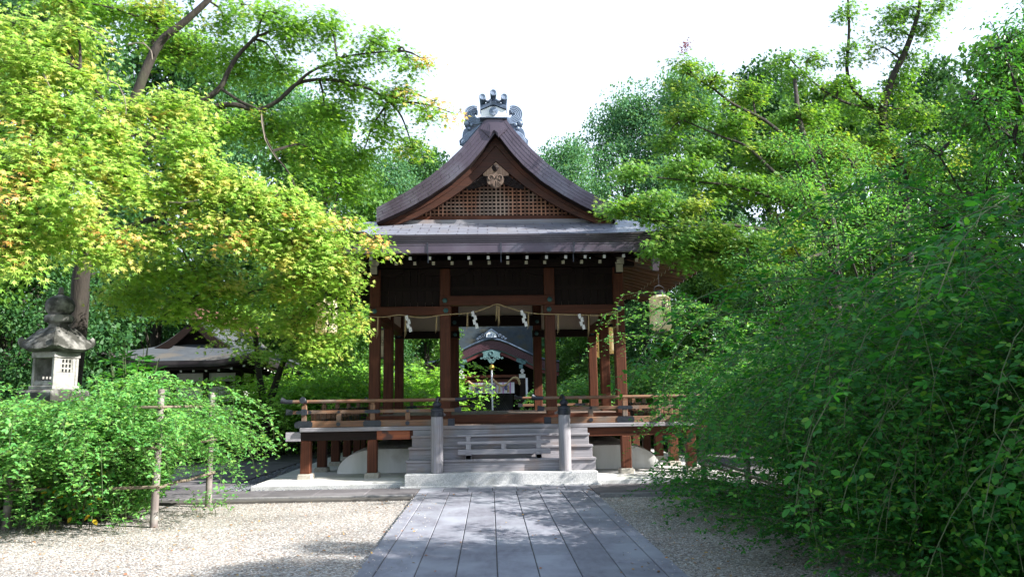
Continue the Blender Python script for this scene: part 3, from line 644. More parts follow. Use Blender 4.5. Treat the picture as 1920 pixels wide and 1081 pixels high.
fl = MB(); fl.lathe((cx, 16.13, 6.82), [(.02, -.05), (.035, -.03), (.06, -.015), (.085, 0), (.085, .03)], 6, 0, 'y'); fl.sphere((cx, 16.085, 6.82), .022, 8, 0); fl.build('pendant_boss', 'darkz', pav, smooth=False)
for sx in (-1, 1):
    cv = MB(); r_ = np.random.default_rng(4)
    cv.prism([(cx + sx * .16, 6.68), (cx + sx * .28, 6.70), (cx + sx * .44, 6.60), (cx + sx * .66, 6.42), (cx + sx * .62, 6.38), (cx + sx * .40, 6.42), (cx + sx * .2, 6.50)][::sx], 16.35, 16.39)
    for (a, b_, r0) in ((.24, 6.62, .06), (.36, 6.56, .055), (.47, 6.49, .05), (.57, 6.43, .035), (.30, 6.50, .045), (.42, 6.46, .035)):
        scroll(cv, (cx + sx * a, b_), r0, 1.3, sx, 16.34, .014, 18); cv.sphere((cx + sx * a, 16.345, b_), .02, 8)
    cv.build('pendant_carving', 'darkx', pav, smooth=True)
# ridge: copper cap over the verge, tiled ridge behind, end tile with crest
cp = MB(); c0 = -.035
for k in range(5):
    q = k * .035; wt = .165 - q * .55; zt = 7.955 - q * 1.15
    poly = [(c0 - wt, zt), (c0 + wt, zt), (c0 + .31 - q * 1.5, 7.70 - q * .5), (c0 + .10 - q * .12, 7.50 + q * .6), (c0, 7.635 + q * .12), (c0 - .10 + q * .12, 7.50 + q * .6), (c0 - .31 + q * 1.5, 7.70 - q * .5)]
    cp.prism(poly, 16.03 - .010 * k, 16.12)
cp.build('ridge_cap', 'copper', pav)
cp = MB(); cp.strip([(-.32, 7.93), (-.2, 8.06), (-.12, 8.16), (.12, 8.16), (.2, 8.06), (.32, 7.93)], [(-.3, 7.78), (-.2, 7.85), (-.1, 7.9), (.1, 7.9), (.2, 7.85), (.3, 7.78)], 16.12, 22.5, 0)
for k in range(3): cp.box(-.17 + .02 * k, .17 - .02 * k, 16.25, 22.4, 8.16 + .05 * k, 8.205 + .05 * k)
cp.tube([(0, 16.2, 8.36), (0, 22.45, 8.36)], .075, 12); cp.build('ridge', 'tile', pav, smooth=True)
bx = MB(); c1 = -.045
bx.prism([(c1 - .285, 7.955), (c1 + .285, 7.955), (c1 + .275, 8.12), (c1, 8.235), (c1 - .275, 8.12)], 16.0, 16.2, m=0)
o = bx.build('ridge_end_tile', 'tilewhite', pav, bevel=.004)
bx = MB()
for q, dz in ((0, 0), (.012, .045)):
    bx.strip([(c1 - .30, 8.165 + dz), (c1, 8.285 + dz), (c1 + .30, 8.165 + dz)], [(c1 - .30, 8.125 + dz), (c1, 8.245 + dz), (c1 + .30, 8.125 + dz)], 15.965 + q, 16.25)
bx.box(c1 - .31, c1 + .31, 15.97, 16.2, 7.925, 7.953)
bx.prism([(c1 - .30, 8.2), (c1 + .30, 8.2), (c1 + .27, 8.24), (c1 + .12, 8.31), (c1 - .12, 8.31), (c1 - .27, 8.24)], 16.0, 16.22)
bx.build('end_tile_hood', 'tile', o, bevel=.003)
for dx, zc in ((-.245, 8.375), (0, 8.475), (.245, 8.375)):
    t = MB(); x = c1 + dx; t.tube([(x, 15.86, zc), (x, 15.96, zc - .015), (x, 16.16, zc - .09), (x, 16.3, zc - .2)], [.076, .070, .058, .045], 16); t.lathe((x, 15.853, zc), [(.076, -.006), (.076, .004)], 16, 1, 'y'); t.tube([(x + .062 * math.cos(a), 15.842, zc + .062 * math.sin(a)) for a in lin(0, 2 * math.pi, 17)], .010, 5, 1, caps=False); t.build('round_ridge_tile', ['tile', 'tilelight'], o, smooth=True)
for sx in (-1, 1):
    t = MB(); t.tube([(c1 + sx * x, 15.97, 8.30 + zz) for x, zz in ((.05, .06), (.09, .02), (.13, .005), (.17, .02), (.20, .05))], .028, 8); t.build('concave_tile', 'tile', o, smooth=True)
cr = MB(); cz = 8.085
for k in range(16):
    a = 2 * math.pi * k / 16; a2 = a + math.pi / 16
    cr.add([(c1, 15.955, cz), (c1 + .088 * math.cos(a - .17), 15.972, cz + .088 * math.sin(a - .17)), (c1 + .098 * math.cos(a), 15.960, cz + .098 * math.sin(a)), (c1 + .088 * math.cos(a + .17), 15.972, cz + .088 * math.sin(a + .17))], [(0, 1, 2), (0, 2, 3)])
    cr.tube([(c1 + .03 * math.cos(a2), 15.958, cz + .03 * math.sin(a2)), (c1 + .09 * math.cos(a2), 15.973, cz + .09 * math.sin(a2))], .003, 4)
cr.lathe((c1, 15.95, cz), [(.018, -.006), (.02, .004)], 10, 0, 'y'); cr.lathe((c1, 15.985, cz), [(.10, -.012), (.10, .013)], 24, 0, 'y')
cr.build('crest', 'tilelight', o, fixn=False)
# wave-shaped fins left and right of the end tile
finL = [(-.22, 8.00), (-.37, 8.03), (-.42, 8.02), (-.47, 8.07), (-.46, 8.13), (-.41, 8.11), (-.40, 8.18), (-.44, 8.26), (-.51, 8.30), (-.60, 8.29), (-.67, 8.22), (-.70, 8.10), (-.68, 8.0), (-.71, 7.93), (-.70, 7.83), (-.65, 7.79), (-.72, 7.74), (-.75, 7.66), (-.76, 7.55), (-.83, 7.48), (-.82, 7.40), (-.74, 7.37), (-.65, 7.42), (-.54, 7.54), (-.42, 7.70), (-.30, 7.86)]
for sx in (-1, 1):
    X = lambda x: c1 + (x - c1) if sx < 0 else c1 - (x - c1)
    fn = MB(); poly = [(X(a), b_) for a, b_ in finL]
    if sx > 0: poly = poly[::-1]
    fn.prism(poly, 16.20, 16.30)
    for k in range(5):       # curl ridges
        rr = .045 + .038 * k; cxx, czz = -.475, 8.10
        pts = [(X(cxx - .03 - rr * math.cos(a)), 16.19, czz + rr * math.sin(a)) for a in lin(-1.1, 2.5 - .12 * k, 16)]
        pts = [(X(-.30 - .0 * k), 16.19, 7.985 - .022 * k)] + [(X(-.42 - .012 * k), 16.19, 7.995 - .03 * k)] + pts
        fn.tube(smooth_pts(pts, 2), .015, 7, 1)
    for k in range(5):       # flowing lower ridges
        q = k / 4; pts = [(X(-.34 - .02 * k), 16.19, 7.86 - .02 * k), (X(-.48 - .04 * q), 16.19, 7.70 + .02 * q), (X(-.60 - .09 * q), 16.19, 7.56 + .05 * q), (X(-.68 - .06 * q), 16.19, 7.46 + .05 * q), (X(-.78), 16.19, 7.40 + .055 * q)]
        fn.tube(smooth_pts(pts, 4), .014, 7, 1)
    for (a, b_, r0) in ((-.655, 7.875, .052), (-.55, 7.84, .038), (-.60, 7.755, .034)):
        fn.sphere((X(a), 16.17, b_), r0, 14, 1); fn.tube([(X(a) + (r0 + .008) * math.cos(t), 16.19, b_ + (r0 + .008) * math.sin(t)) for t in lin(0, 2 * math.pi, 15)], .010, 5, caps=False)
    fn.build('ridge_fin', ['tile', 'tilelight'], o, smooth=True)
# gutter with straps and downpipe
gt = MB(); gx0, gx1 = -3.36, 3.33
gt.box(gx0, gx1, 14.72, 14.735, 4.60, 4.775); gt.box(gx0, gx1, 14.735, 14.85, 4.60, 4.612); gt.box(gx0, gx0 + .012, 14.735, 14.85, 4.612, 4.775); gt.box(gx1 - .012, gx1, 14.735, 14.85, 4.612, 4.775); gt.box(gx0 - .01, gx1 + .01, 14.712, 14.72, 4.755, 4.785)
o = gt.build('gutter', 'copper', pav, bevel=.003)
for x in (-2.9, -1.42, .06, 1.54, 2.95): g_ = MB(); g_.box(x - .012, x + .012, 14.700, 14.711, 4.58, 4.80); g_.box(x - .01, x + .01, 14.86, 14.87, 4.42, 4.6); g_.build('gutter_strap', 'iron', o)
g_ = MB(); g_.beam((3.22, 14.80, 4.598), (3.20, 14.80, 4.20), .19, .11, w1=.12, h1=.08); g_.build('downpipe', 'copper', o, bevel=.004)

# ------------------------------------------------------------------ sacred rope with paper streamers
rp = thing('sacred_rope', 'thin straw rope with zigzag white paper streamers strung across the pavilion front', 'rope', (0, 16.78, 3.6))
P = [at(x, y, 16.78) for x, y in ((688, 593), (720, 594), (748, 590), (770, 593), (795, 595), (830, 590), (860, 588), (887, 585), (912, 577), (932, 570), (955, 577), (980, 584), (1010, 588), (1045, 589), (1085, 590), (1120, 591), (1148, 588), (1170, 578))]
b = MB(); q = smooth_pts(P, 5); b.tube(q, [.010 + .003 * (i % 2) for i in range(len(q))], 6); b.build('rope', 'straw', rp, smooth=True)
for px, py, h in ((763, 592, .36), (887, 584, .38), (979, 582, .36), (1087, 589, .34)):
    c = at(px, py, 16.77); b = MB(); s = h / 4.1
    for k in range(4):
        x = c.x - .045 + (k % 2) * .035 + k * .016; z = c.z - k * s; y = 16.765 - (k % 2) * .012
        b.prism([(x, z), (x + .06, z + .02), (x + .085, z - s * 1.0), (x + .02, z - s * 1.25)], y, y + .002)
    b.build('paper_streamer', 'paper', rp)
for px, py, h in ((708, 593, .5), (760, 594, .48), (818, 592, .4), (876, 587, .4), (931, 572, .36), (935, 573, .5), (990, 586, .38), (1046, 589, .46), (1103, 591, .5), (1157, 584, .5)):
    c = at(px, py, 16.78); b = MB()
    for k in range(3): b.tube([(c.x + .008 * k, c.y, c.z), (c.x + .012 * (k - 1), c.y, c.z - h * .6), (c.x + .02 * (k - 1), c.y, c.z - h * (1 - .08 * k))], [.005, .006, .002], 4)
    b.build('straw_tassel', 'straw', rp)

# ------------------------------------------------------------------ paper lanterns under the eaves
def text_mesh(body, size):
    c = bpy.data.curves.new('tmp', 'FONT'); c.body = body; c.size = size; c.align_x = 'CENTER'; c.align_y = 'CENTER'; c.resolution_u = 4; c.offset = size * .012
    o = bpy.data.objects.new('tmp', c); COL.objects.link(o); bpy.context.view_layer.update(); me = o.to_mesh()
    vs = [tuple(v.co) for v in me.vertices]; fs = [tuple(p.vertices) for p in me.polygons]; o.to_mesh_clear(); bpy.data.objects.remove(o); return vs, fs
LR, LH = .215, .74
def lantern_proto():
    t = thing('paper_lantern', 'x', 'paper lantern', (0, 0, 0))
    prof = [(.12, 0), (.175, .025), (.215, .07), (LR, .14), (LR, LH - .14), (.215, LH - .07), (.175, LH - .025), (.12, LH)]
    pr_ = []
    for (r0, z0), (r1, z1) in zip(prof[:-1], prof[1:]):
        k = max(1, int((z1 - z0) / .03))
        for i in range(k): pr_.append((r0 + (r1 - r0) * i / k, z0 + (z1 - z0) * i / k))
    pr_.append(prof[-1]); pr_ = [(r_ + (.0035 if i % 2 else 0), z_) for i, (r_, z_) in enumerate(pr_)]
    b = MB(); b.lathe((0, 0, 0), pr_, 36); b.build('paper_shade', 'lpaper', t, smooth=True)
    b = MB(); b.lathe((0, 0, 0), [(.10, -.03), (.125, -.03), (.125, .012), (.10, .012)], 24); b.build('bottom_rim', 'iron', t, smooth=True); b = MB(); b.lathe((0, 0, 0), [(.125, LH - .012), (.125, LH + .05), (.085, LH + .05), (.085, LH + .10)], 24); b.build('top_rim', 'iron', t, smooth=True)
    b = MB(); b.tube(smooth_pts([(-.125, 0, LH + .03), (-.12, 0, LH + .15), (-.04, 0, LH + .20), (0, 0, LH + .205), (.04, 0, LH + .20), (.12, 0, LH + .15), (.125, 0, LH + .03)], 5), .006, 6); b.tube([(0, 0, LH + .205), (0, 0, LH + .46)], .004, 5); b.build('wire_handle', 'iron', t)
    b = MB(); rr = LR + .0065
    for ch, zc in (('献', .53), ('燈', .26)):
        vs, fs = text_mesh(ch, .23)
        b.add([(rr * math.sin(x / rr), -rr * math.cos(x / rr), zc + y) for x, y, _ in vs], fs)
    b.build('characters', 'ink', t, fixn=False)
    b = MB()                         # sixteen-petal crest on each side
    for base in (-math.pi / 2 + .12, math.pi / 2 - .12):
        def C(u, v, e=0): a = base + u / rr; return ((rr + e) * math.sin(a), -(rr + e) * math.cos(a), .42 + v)
        for k in range(16):
            a = 2 * math.pi * k / 16; h = math.pi / 16
            b.tube([C(.025 * math.cos(a + h), .025 * math.sin(a + h)), C(.085 * math.cos(a + h), .085 * math.sin(a + h))] + [C((.105 + .008 * math.sin(math.pi * s)) * math.cos(a + h + 2 * h * s), (.105 + .008 * math.sin(math.pi * s)) * math.sin(a + h + 2 * h * s)) for s in (0, .5, 1)], .0035, 4)
    b.build('flower_crest', 'ink', t, fixn=False); return t
lp = lantern_proto()
for i, (x, y, z, lab) in enumerate((
        (3.33, 15.1, 2.995, 'cream paper lantern with black characters below the right front corner of the eaves'),
        (3.22, 20.5, 2.84, 'paper lantern with round flower crest between the two nearest right columns'),
        (3.22, 22.4, 2.84, 'dim paper lantern behind the second right column, farthest back on the right'),
        (-3.50, 15.1, 3.0, 'pale paper lantern half hidden by maple leaves left of the pavilion'),
        (-3.05, 20.5, 2.84, 'paper lantern mostly hidden behind the left front column'))):
    o = lp if i == 0 else copy_tree(lp); o.location = (x, y, z); o['label'] = lab; o['group'] = 'paper lanterns hanging below the pavilion eaves'
    o.rotation_euler = (0, 0, (.42, -1.2, -1.2, .45, 1.2)[i] * (1 if i in (0, 3) else 1))

# ------------------------------------------------------------------ barrier on the steps
br = thing('wooden_barrier', 'low grey wooden barrier of three bars standing on the pavilion steps', 'barrier', (.07, 15.2, .49))
b = MB(); b.tube([(-.86, 15.2, .945), (.99, 15.2, .955)], .024, 12); b.build('top_bar', 'greybx', br, smooth=True)
b = MB(); b.box(-.86, 1.0, 15.175, 15.225, .785, .835); b.build('middle_bar', 'greybx', br, bevel=.005)
b = MB(); b.box(-.85, 1.01, 15.17, 15.235, .575, .68); b.build('bottom_bar', 'greybx', br, bevel=.006)
for x in (-.64, .77):
    b = MB(); b.box(x - .05, x + .05, 15.18, 15.222, .681, .784); b.box(x - .04, x + .04, 15.18, 15.22, .836, .90); b.box(x - .05, x + .05, 15.18, 15.22, .90, .93); b.box(x - .055, x + .055, 15.14, 15.169, .49, .62); b.box(x - .06, x + .06, 15.14, 15.29, .489, .572); b.build('upright', 'greybz', br, bevel=.004)
b = MB(); b.box(.02, .12, 15.18, 15.222, .681, .784); b.build('short_upright', 'greybz', br, bevel=.004)
# ================================================================== MAIN SHRINE BEHIND THE STAGE
sh = thing('main_shrine', 'dark main shrine hall with purple curved porch roof seen through the middle of the pavilion', 'shrine', (-.1, 34, 0))
SX = -.1
Ku = interp([(0, 4.22), (.35, 4.17), (.75, 4.02), (1.2, 3.80), (1.7, 3.55), (2.1, 3.36), (2.6, 3.22), (3.0, 3.18)])
Kl = interp([(0, 3.84), (.4, 3.78), (.8, 3.62), (1.35, 3.36), (1.8, 3.14), (2.2, 2.97), (2.6, 2.87), (3.0, 2.84)])
xs2 = [(SX + x, abs(x)) for x in lin(-3.0, 3.0, 49)]
b = MB()
for k in range(6):
    t0, t1 = k / 6, (k + 1) / 6
    b.strip([(x, Ku(a) * (1 - t0) + Kl(a) * t0) for x, a in xs2], [(x, Ku(a) * (1 - t1) + Kl(a) * t1 + .004) for x, a in xs2], 33.0 + .02 * k, 33.3)
b.build('porch_roof_edge', 'porchedge', sh)
b = MB(); b.strip([(x, Ku(a) + .05) for x, a in xs2], [(x, Ku(a) + .002) for x, a in xs2], 32.95, 36.2); b.build('porch_roof', 'mossroof', sh, smooth=True)
b = MB(); b.strip([(x, Ku(a) + .11) for x, a in xs2], [(x, Ku(a) + .052) for x, a in xs2], 32.93, 33.02); b.build('roof_trim', 'tile', sh, smooth=True)
b = MB(); b.strip([(x, Kl(a) - .02) for x, a in xs2], [(x, Kl(a) - .20) for x, a in xs2], 33.2, 33.28); b.build('porch_bargeboard', 'redpaint', sh)
b = MB(); b.strip([(x, Kl(a) + .0) for x, a in xs2], [(x, Kl(a) - .045) for x, a in xs2], 33.15, 33.19); b.build('bargeboard_trim', 'teal', sh)
# carved pendant
b = MB(); y = 33.1
b.prism([(SX - .42, 3.70), (SX - .2, 3.77), (SX, 3.80), (SX + .2, 3.77), (SX + .42, 3.70), (SX + .36, 3.62), (SX + .38, 3.50), (SX + .42, 3.44), (SX + .15, 3.50), (SX - .15, 3.50), (SX - .42, 3.44), (SX - .38, 3.50), (SX - .36, 3.62)], y, y + .05)
b.tube([(SX + .085 * math.cos(a), y - .01, 3.66 + .085 * math.sin(a)) for a in lin(0, 6.283, 16)], .022, 6, caps=False)
for sx in (-1, 1):
    for (a, z, r) in ((.13, 3.40, .085), (.30, 3.42, .07), (.46, 3.42, .045)): scroll(b, (SX + sx * a, z), r, 1.4, sx, y, .02, 20)
b.prism([(SX - .22, 3.40), (SX + .22, 3.40), (SX + .08, 3.22), (SX - .08, 3.22)], y, y + .04); b.build('carved_pendant', 'teal2', sh, smooth=True)
for sx in (-1, 1):
    b = MB(); c = (SX + sx * 1.30, 3.27); b.prism([(c[0] - .22 , c[1] + (.02 if sx > 0 else -.12)), (c[0] - .18, c[1] + .14), (c[0] + .18, c[1] + .12), (c[0] + .22, c[1] + (-.12 if sx > 0 else .02)), (c[0] + sx * .05, c[1] - .12)], y, y + .05)
    b.tube([(c[0] + .075 * math.cos(a), y - .01, c[1] + .02 + .075 * math.sin(a)) for a in lin(0, 6.283, 14)], .022, 6, caps=False); scroll(b, (c[0] + sx * .2, c[1] - .02), .08, 1.3, sx, y, .018, 16)
    b.box(c[0] - .08, c[0] + .08, y, y + .05, 2.96, 3.14); b.build('side_carving', 'teal2', sh, smooth=True)
    b = MB(); X = SX + sx * 1.36; b.box(X - .05, X + .05, 33.12, 33.2, 2.74, 2.94); b.box(X - .09, X + .09, 33.12, 33.2, 2.82, 2.88); b.build('white_bracket', 'capw', sh)
    b = MB(); b.box(X - .11, X + .11, 33.3, 33.5, 0, 2.72); b.box(X - .14, X + .14, 33.28, 33.52, 2.55, 2.72, 1); o = b.build('porch_column', ['darkz', 'capw'], sh)
    b = MB(); b.box(X + sx * .15, X + sx * .24, 33.3, 33.36, 1.7, 2.55); b.build('white_banner', 'cloth', sh)
# porch ridge ornament
b = MB(); b.prism([(SX - .22, 4.36), (SX + .22, 4.36), (SX + .22, 4.50), (SX, 4.66), (SX - .22, 4.50)], 32.9, 33.0)
o = b.build('porch_end_tile', 'tilewhite', sh)
b = MB(); b.strip([(SX - .3, 4.52), (SX, 4.74), (SX + .3, 4.52)], [(SX - .3, 4.47), (SX, 4.68), (SX + .3, 4.47)], 32.86, 33.02)
b.box(SX - .04, SX + .04, 32.88, 32.9, 4.40, 4.52); b.box(SX - .13, SX - .09, 32.88, 32.9, 4.38, 4.5); b.box(SX + .09, SX + .13, 32.88, 32.9, 4.38, 4.5); b.box(SX - .25, SX + .25, 32.88, 33, 4.33, 4.36)
for sx in (-1, 1):
    for (a, z, r) in ((.36, 4.42, .085), (.50, 4.34, .07), (.62, 4.27, .05)): scroll(b, (SX + sx * a, z), r, 1.3, sx, 32.93, .02, 16)
b.build('end_tile_hood', 'tile', o, smooth=True)
# hall body and its roof
b = MB(); rows = [[(x, 35.0 + 4.6 * t, 3.45 + 2.6 * t + 1.8 * t * t) for x in lin(-2.35, 2.05, 12)] for t in lin(0, 1, 12)]; b.grid(rows)
rows = [[(p[0], p[1], p[2] - .22) for p in r] for r in rows]; b.grid(rows); 
b.prism([(35.0 + 4.6 * t, 3.45 + 2.6 * t + 1.8 * t * t) for t in lin(0, 1, 12)] + [(35.0 + 4.6 * t, 3.23 + 2.6 * t + 1.8 * t * t) for t in reversed(lin(0, 1, 12))], -2.37, -2.351, 'yz'); b.prism([(35.0 + 4.6 * t, 3.45 + 2.6 * t + 1.8 * t * t) for t in lin(0, 1, 12)] + [(35.0 + 4.6 * t, 3.23 + 2.6 * t + 1.8 * t * t) for t in reversed(lin(0, 1, 12))], 2.051, 2.07, 'yz')
b.build('hall_roof', 'mossroof', sh, smooth=True)
b = MB(); b.box(-2.1, 1.9, 35.3, 42, 0, 3.6); b.build('hall_wall', 'darkz', sh)
b = MB(); b.box(SX - 1.5, SX + 1.5, 33.32, 33.44, 2.30, 2.50); b.box(SX - 1.5, SX + 1.5, 33.30, 33.46, 2.58, 2.70); b.build('porch_beam', 'redx', sh)
b = MB(); b.box(-2.4, 2.2, 32.8, 42, 0, .85); b.build('stone_base', 'kerb', sh)
b = MB(); b.box(SX - .95, SX + .95, 34.2, 34.24, .9, 2.4)
o = b.build('mesh_door', 'mesh', sh)
b = MB()
for i in range(-30, 31):
    for s_ in (-1, 1):
        x = SX + i * .1; p0 = [x, .95]; p1 = [x + s_ * .9, 2.3]
        if abs(p1[0] - SX) > .92 or abs(x - SX) > .92: continue
        b.beam((p0[0], 34.185, p0[1]), (p1[0], 34.185, p1[1]), .008, .008)
b.build('lattice_wire', 'kerb', o)
b = MB(); b.box(SX - 1.3, SX + 1.2, 33.6, 33.66, .88, .98); b.build('offertory_rail', 'kerb', sh)
bl = thing('shrine_bell', 'round golden bell hanging below the carved pendant of the shrine porch', 'bell', (SX, 33.0, 3.03))
b = MB(); b.sphere((SX, 33.0, 3.03), .125, 20); b.tube([(SX + .128 * math.cos(a), 33 + .128 * math.sin(a), 3.03) for a in lin(0, 6.283, 25)], .012, 6, caps=False); b.build('bell', 'gold', bl, smooth=True)
b = MB(); b.tube([(SX, 33, 3.14), (SX, 33, 3.26)], .02, 6); b.build('hook', 'iron', bl)
b = MB(); pts = [(SX + .02 * t, 33.0, 2.90 - 1.95 * t) for t in lin(0, 1, 40)]
for k in range(3):
    b.tube([(p[0] + .02 * math.cos(i * .8 + 2.1 * k), p[1] + .02 * math.sin(i * .8 + 2.1 * k), p[2]) for i, p in enumerate(pts)], .022, 6)
tag(b.build('bell_rope', 'cloth', smooth=True), 'pale braided rope hanging straight down from the golden bell', 'rope')
# curtain
ct = thing('shrine_curtain', 'white curtain with indigo crests and purple ribbons hanging across the shrine doorway', 'curtain', (SX, 33.25, 2.12))
b = MB(); rows = [[(SX + x, 33.25 + .018 * math.sin(x * 17) * (2.4 - z), z) for x in lin(-1.02, 1.0, 60)] for z in lin(2.36, 1.885, 6)]; b.grid(rows); b.build('cloth', 'cloth', ct, smooth=True, fixn=False)
for x in (-.66, 0, .66):
    b = MB(); b.lathe((SX + x, 33.215, 2.13), [(.115, -.003), (.115, .003)], 24, 0, 'y')
    o = b.build('round_crest', 'blue', ct, smooth=True)
    b = MB()
    for k in range(3):
        a = 2.1 * k; b.tube([(SX + x + .07 * t * math.cos(a + t * 2), 33.208, 2.13 + .07 * t * math.sin(a + t * 2)) for t in lin(.2, 1, 6)], [.012, .012, .01, .008, .006, .003], 5)
    b.build('crest_swirl', 'cloth', o)
for x in (-.52, -.17, .17, .5, .82, -.84):
    b = MB(); b.box(SX + x - .022, SX + x + .022, 33.222, 33.228, 1.87, 2.37); b.build('ribbon', 'pink', ct)
# thick straw rope
sr = thing('thick_straw_rope', 'thick twisted straw rope with hanging tassels in front of the white shrine curtain', 'rope', (SX, 33.05, 2.4))
P = [Vector((SX + x, 33.08, z)) for x, z in ((-1.05, 2.42), (-.92, 2.32), (-.72, 2.23), (-.42, 2.22), (-.2, 2.34), (0, 2.50), (.18, 2.36), (.38, 2.22), (.62, 2.26), (.78, 2.42), (.98, 2.56), (1.16, 2.50), (1.24, 2.26))]
q = smooth_pts(P, 7); b = MB()
for k in range(3):
    b.tube([(p.x + .028 * math.cos(i * .55 + 2.09 * k) * .6, p.y + .028 * math.sin(i * .55 + 2.09 * k), p.z + .028 * math.cos(i * .55 + 2.09 * k)) for i, p in enumerate(q)], .03, 6)
b.build('rope', 'straw', sr, smooth=True)
for x in (-.80, -.36, .33, .72):
    b = MB(); b.lathe((SX + x, 33.06, 0), [(.02, 2.25), (.03, 2.2), (.035, 2.1), (.06, 1.93), (.055, 1.92)], 10); b.build('straw_tassel', 'straw', sr, smooth=True)

# ================================================================== OFFICE BUILDING ON THE LEFT
ob = thing('shrine_office', 'dark timber shrine office with white plaster panels and a sweeping grey gabled roof', 'building', (-10.3, 28, 0))
OX, OY0, OY1, OW = -10.1, 24.0, 32.2, 2.6
def Ho(d): return 3.02 + .34 * d + .05 * d * d
def olift(x, y):
    u = max(0, (abs(x - OX) - 1.0) / (OW - 1.0)); v = max(0, (abs(y - 28.1) - 1.9) / 2.2); return .30 * min(u, 1) ** 1.6 * min(v, 1) ** 1.6
b = MB(); OC = 28.1; OA = 4.1
for sy in (-1, 1):
    b.grid([[(OX + t * (OW - d), OC + sy * (OA - d), Ho(d) + olift(OX + t * OW, OC + sy * OA) * max(0, 1 - d / 1.6) ** 1.5) for t in lin(-1, 1, 25)] for d in lin(0, 1.5, 7)])
for sx in (-1, 1):
    b.grid([[(OX + sx * (OW - d), OC + t * (OA - d), Ho(d) + olift(OX + sx * OW, OC + t * OA) * max(0, 1 - d / 1.6) ** 1.5) for t in lin(-1, 1, 25)] for d in lin(0, 1.5, 7)])
b.build('lower_roof', 'hidegrey', ob, smooth=True)
om = [(OX + x, Ho(OW - abs(x)) + (.0 if abs(x) > 1.2 else (1.2 - abs(x)) ** 2 * .22)) for x in lin(-1.45, 1.45, 29)]
b = MB(); b.strip(om, [(x, z - .16) for x, z in om], 25.2, 31.0); b.build('upper_roof', 'hidegrey', ob, smooth=True)
b = MB(); b.strip([(x, z - .05) for x, z in om], [(x, z - .34) for x, z in om], 25.12, 25.19); b.build('bargeboard', 'darkx', ob)
b = MB(); b.prism([(OX - 1.3, 3.5)] + [(x, z - .2) for x, z in om if abs(x - OX) < 1.3] + [(OX + 1.3, 3.5)], 25.6, 25.65); b.build('gable_wall', 'darkz', ob)
zr = om[14][1]; b = MB(); b.box(OX - .16, OX + .16, 25.1, 31.1, zr - .08, zr + .22); b.box(OX - .2, OX + .2, 25.05, 31.15, zr + .222, zr + .27); b.tube([(OX, 25.1, zr + .32), (OX, 31.1, zr + .32)], .06, 8); b.prism([(OX - .22, zr - .1), (OX + .22, zr - .1), (OX + .25, zr + .3), (OX, zr + .45), (OX - .25, zr + .3)], 24.98, 25.045); b.prism([(OX - .3, zr - .2), (OX + .3, zr - .2), (OX + .25, zr + .3), (OX, zr + .5), (OX - .25, zr + .3)], 31.16, 31.25); b.build('ridge', pmat('copper red ridge', (.28, .13, .11), (.20, .10, .09), scale=(3, 3, 3), rough=.5, bump=.1), ob)
def oring(i, z, n=22):
    ax, ay = OW - i, OA - i; pts = [(OX - ax + 2 * ax * k / n, OC - ay) for k in range(n)] + [(OX + ax, OC - ay + 2 * ay * k / n) for k in range(n)] + [(OX + ax - 2 * ax * k / n, OC + ay) for k in range(n)] + [(OX - ax, OC + ay - 2 * ay * k / n) for k in range(n)]
    o_ = [(x, y, z + olift(OX + (x - OX) * OW / ax, OC + (y - OC) * OA / ay)) for x, y in pts]; return o_ + [o_[0]]
b = MB(); b.grid([oring(i, z) for i, z in ((0, 3.02), (.01, 2.99), (.03, 2.90), (.07, 2.82), (.2, 2.80))]); b.build('eave_edge', 'copper2', ob, fixn=False)
b = MB(); b.grid([oring(i, z) for i, z in ((.15, 2.80), (.15, 2.72), (.9, 2.80), (1.4, 2.92))]); b.build('soffit', 'darkx', ob, fixn=False)
for i in range(13):
    x = OX - 2.4 + i * .4; b = MB(); b.box(x - .035, x + .035, 24.22, 24.232, 2.665 + olift(x, 24), 2.735 + olift(x, 24), 1); b.box(x - .034, x + .034, 24.233, 25.3, 2.667 + olift(x, 24) * .8, 2.733 + olift(x, 24) * .8, 0); b.build('rafter', ['darky', 'capw'], ob)
for i in range(20):
    y = 24.3 + i * .4; X = OX + OW - .2; b = MB(); l_ = olift(OX + OW, y); b.box(X - .012, X, y - .035, y + .035, 2.665 + l_, 2.735 + l_, 1); b.box(X - 1.0, X - .0125, y - .034, y + .034, 2.667 + l_ * .8, 2.733 + l_ * .8, 0); b.build('rafter', ['darkx', 'capw'], ob)
wx0, wx1, wy0, wy1 = OX - 1.7, OX + 1.5, 25.25, 31.0
b = MB(); b.box(wx0, wx1, wy0, wy1, .2, 2.9); b.build('plaster_wall', 'plaster', ob)
for x in lin(wx0, wx1, 4): b = MB(); b.box(x - .09, x + .09, wy0 - .05, wy0 + .1, 0, 2.9); b.build('corner_post', 'darkz', ob)
for y in lin(wy0 + .3, wy1, 6): b = MB(); b.box(wx1 - .1, wx1 + .05, y - .08, y + .08, 0, 2.9); b.build('wall_post', 'darkz', ob)
for z0, z1 in ((.0, .35), (1.55, 1.72), (2.22, 2.38), (2.66, 2.8)):
    b = MB(); b.box(wx0 - .03, wx1 + .03, wy0 - .03, wy0 - .002, z0, z1); b.box(wx1 + .002, wx1 + .03, wy0, wy1, z0, z1); b.build('wall_beam', 'darkx', ob)
b = MB(); b.box(wx1 + .031, wx1 + .045, wy0 + .4, wy0 + 1.3, .4, 1.5); b.build('red_shutter', 'redpaint', ob)
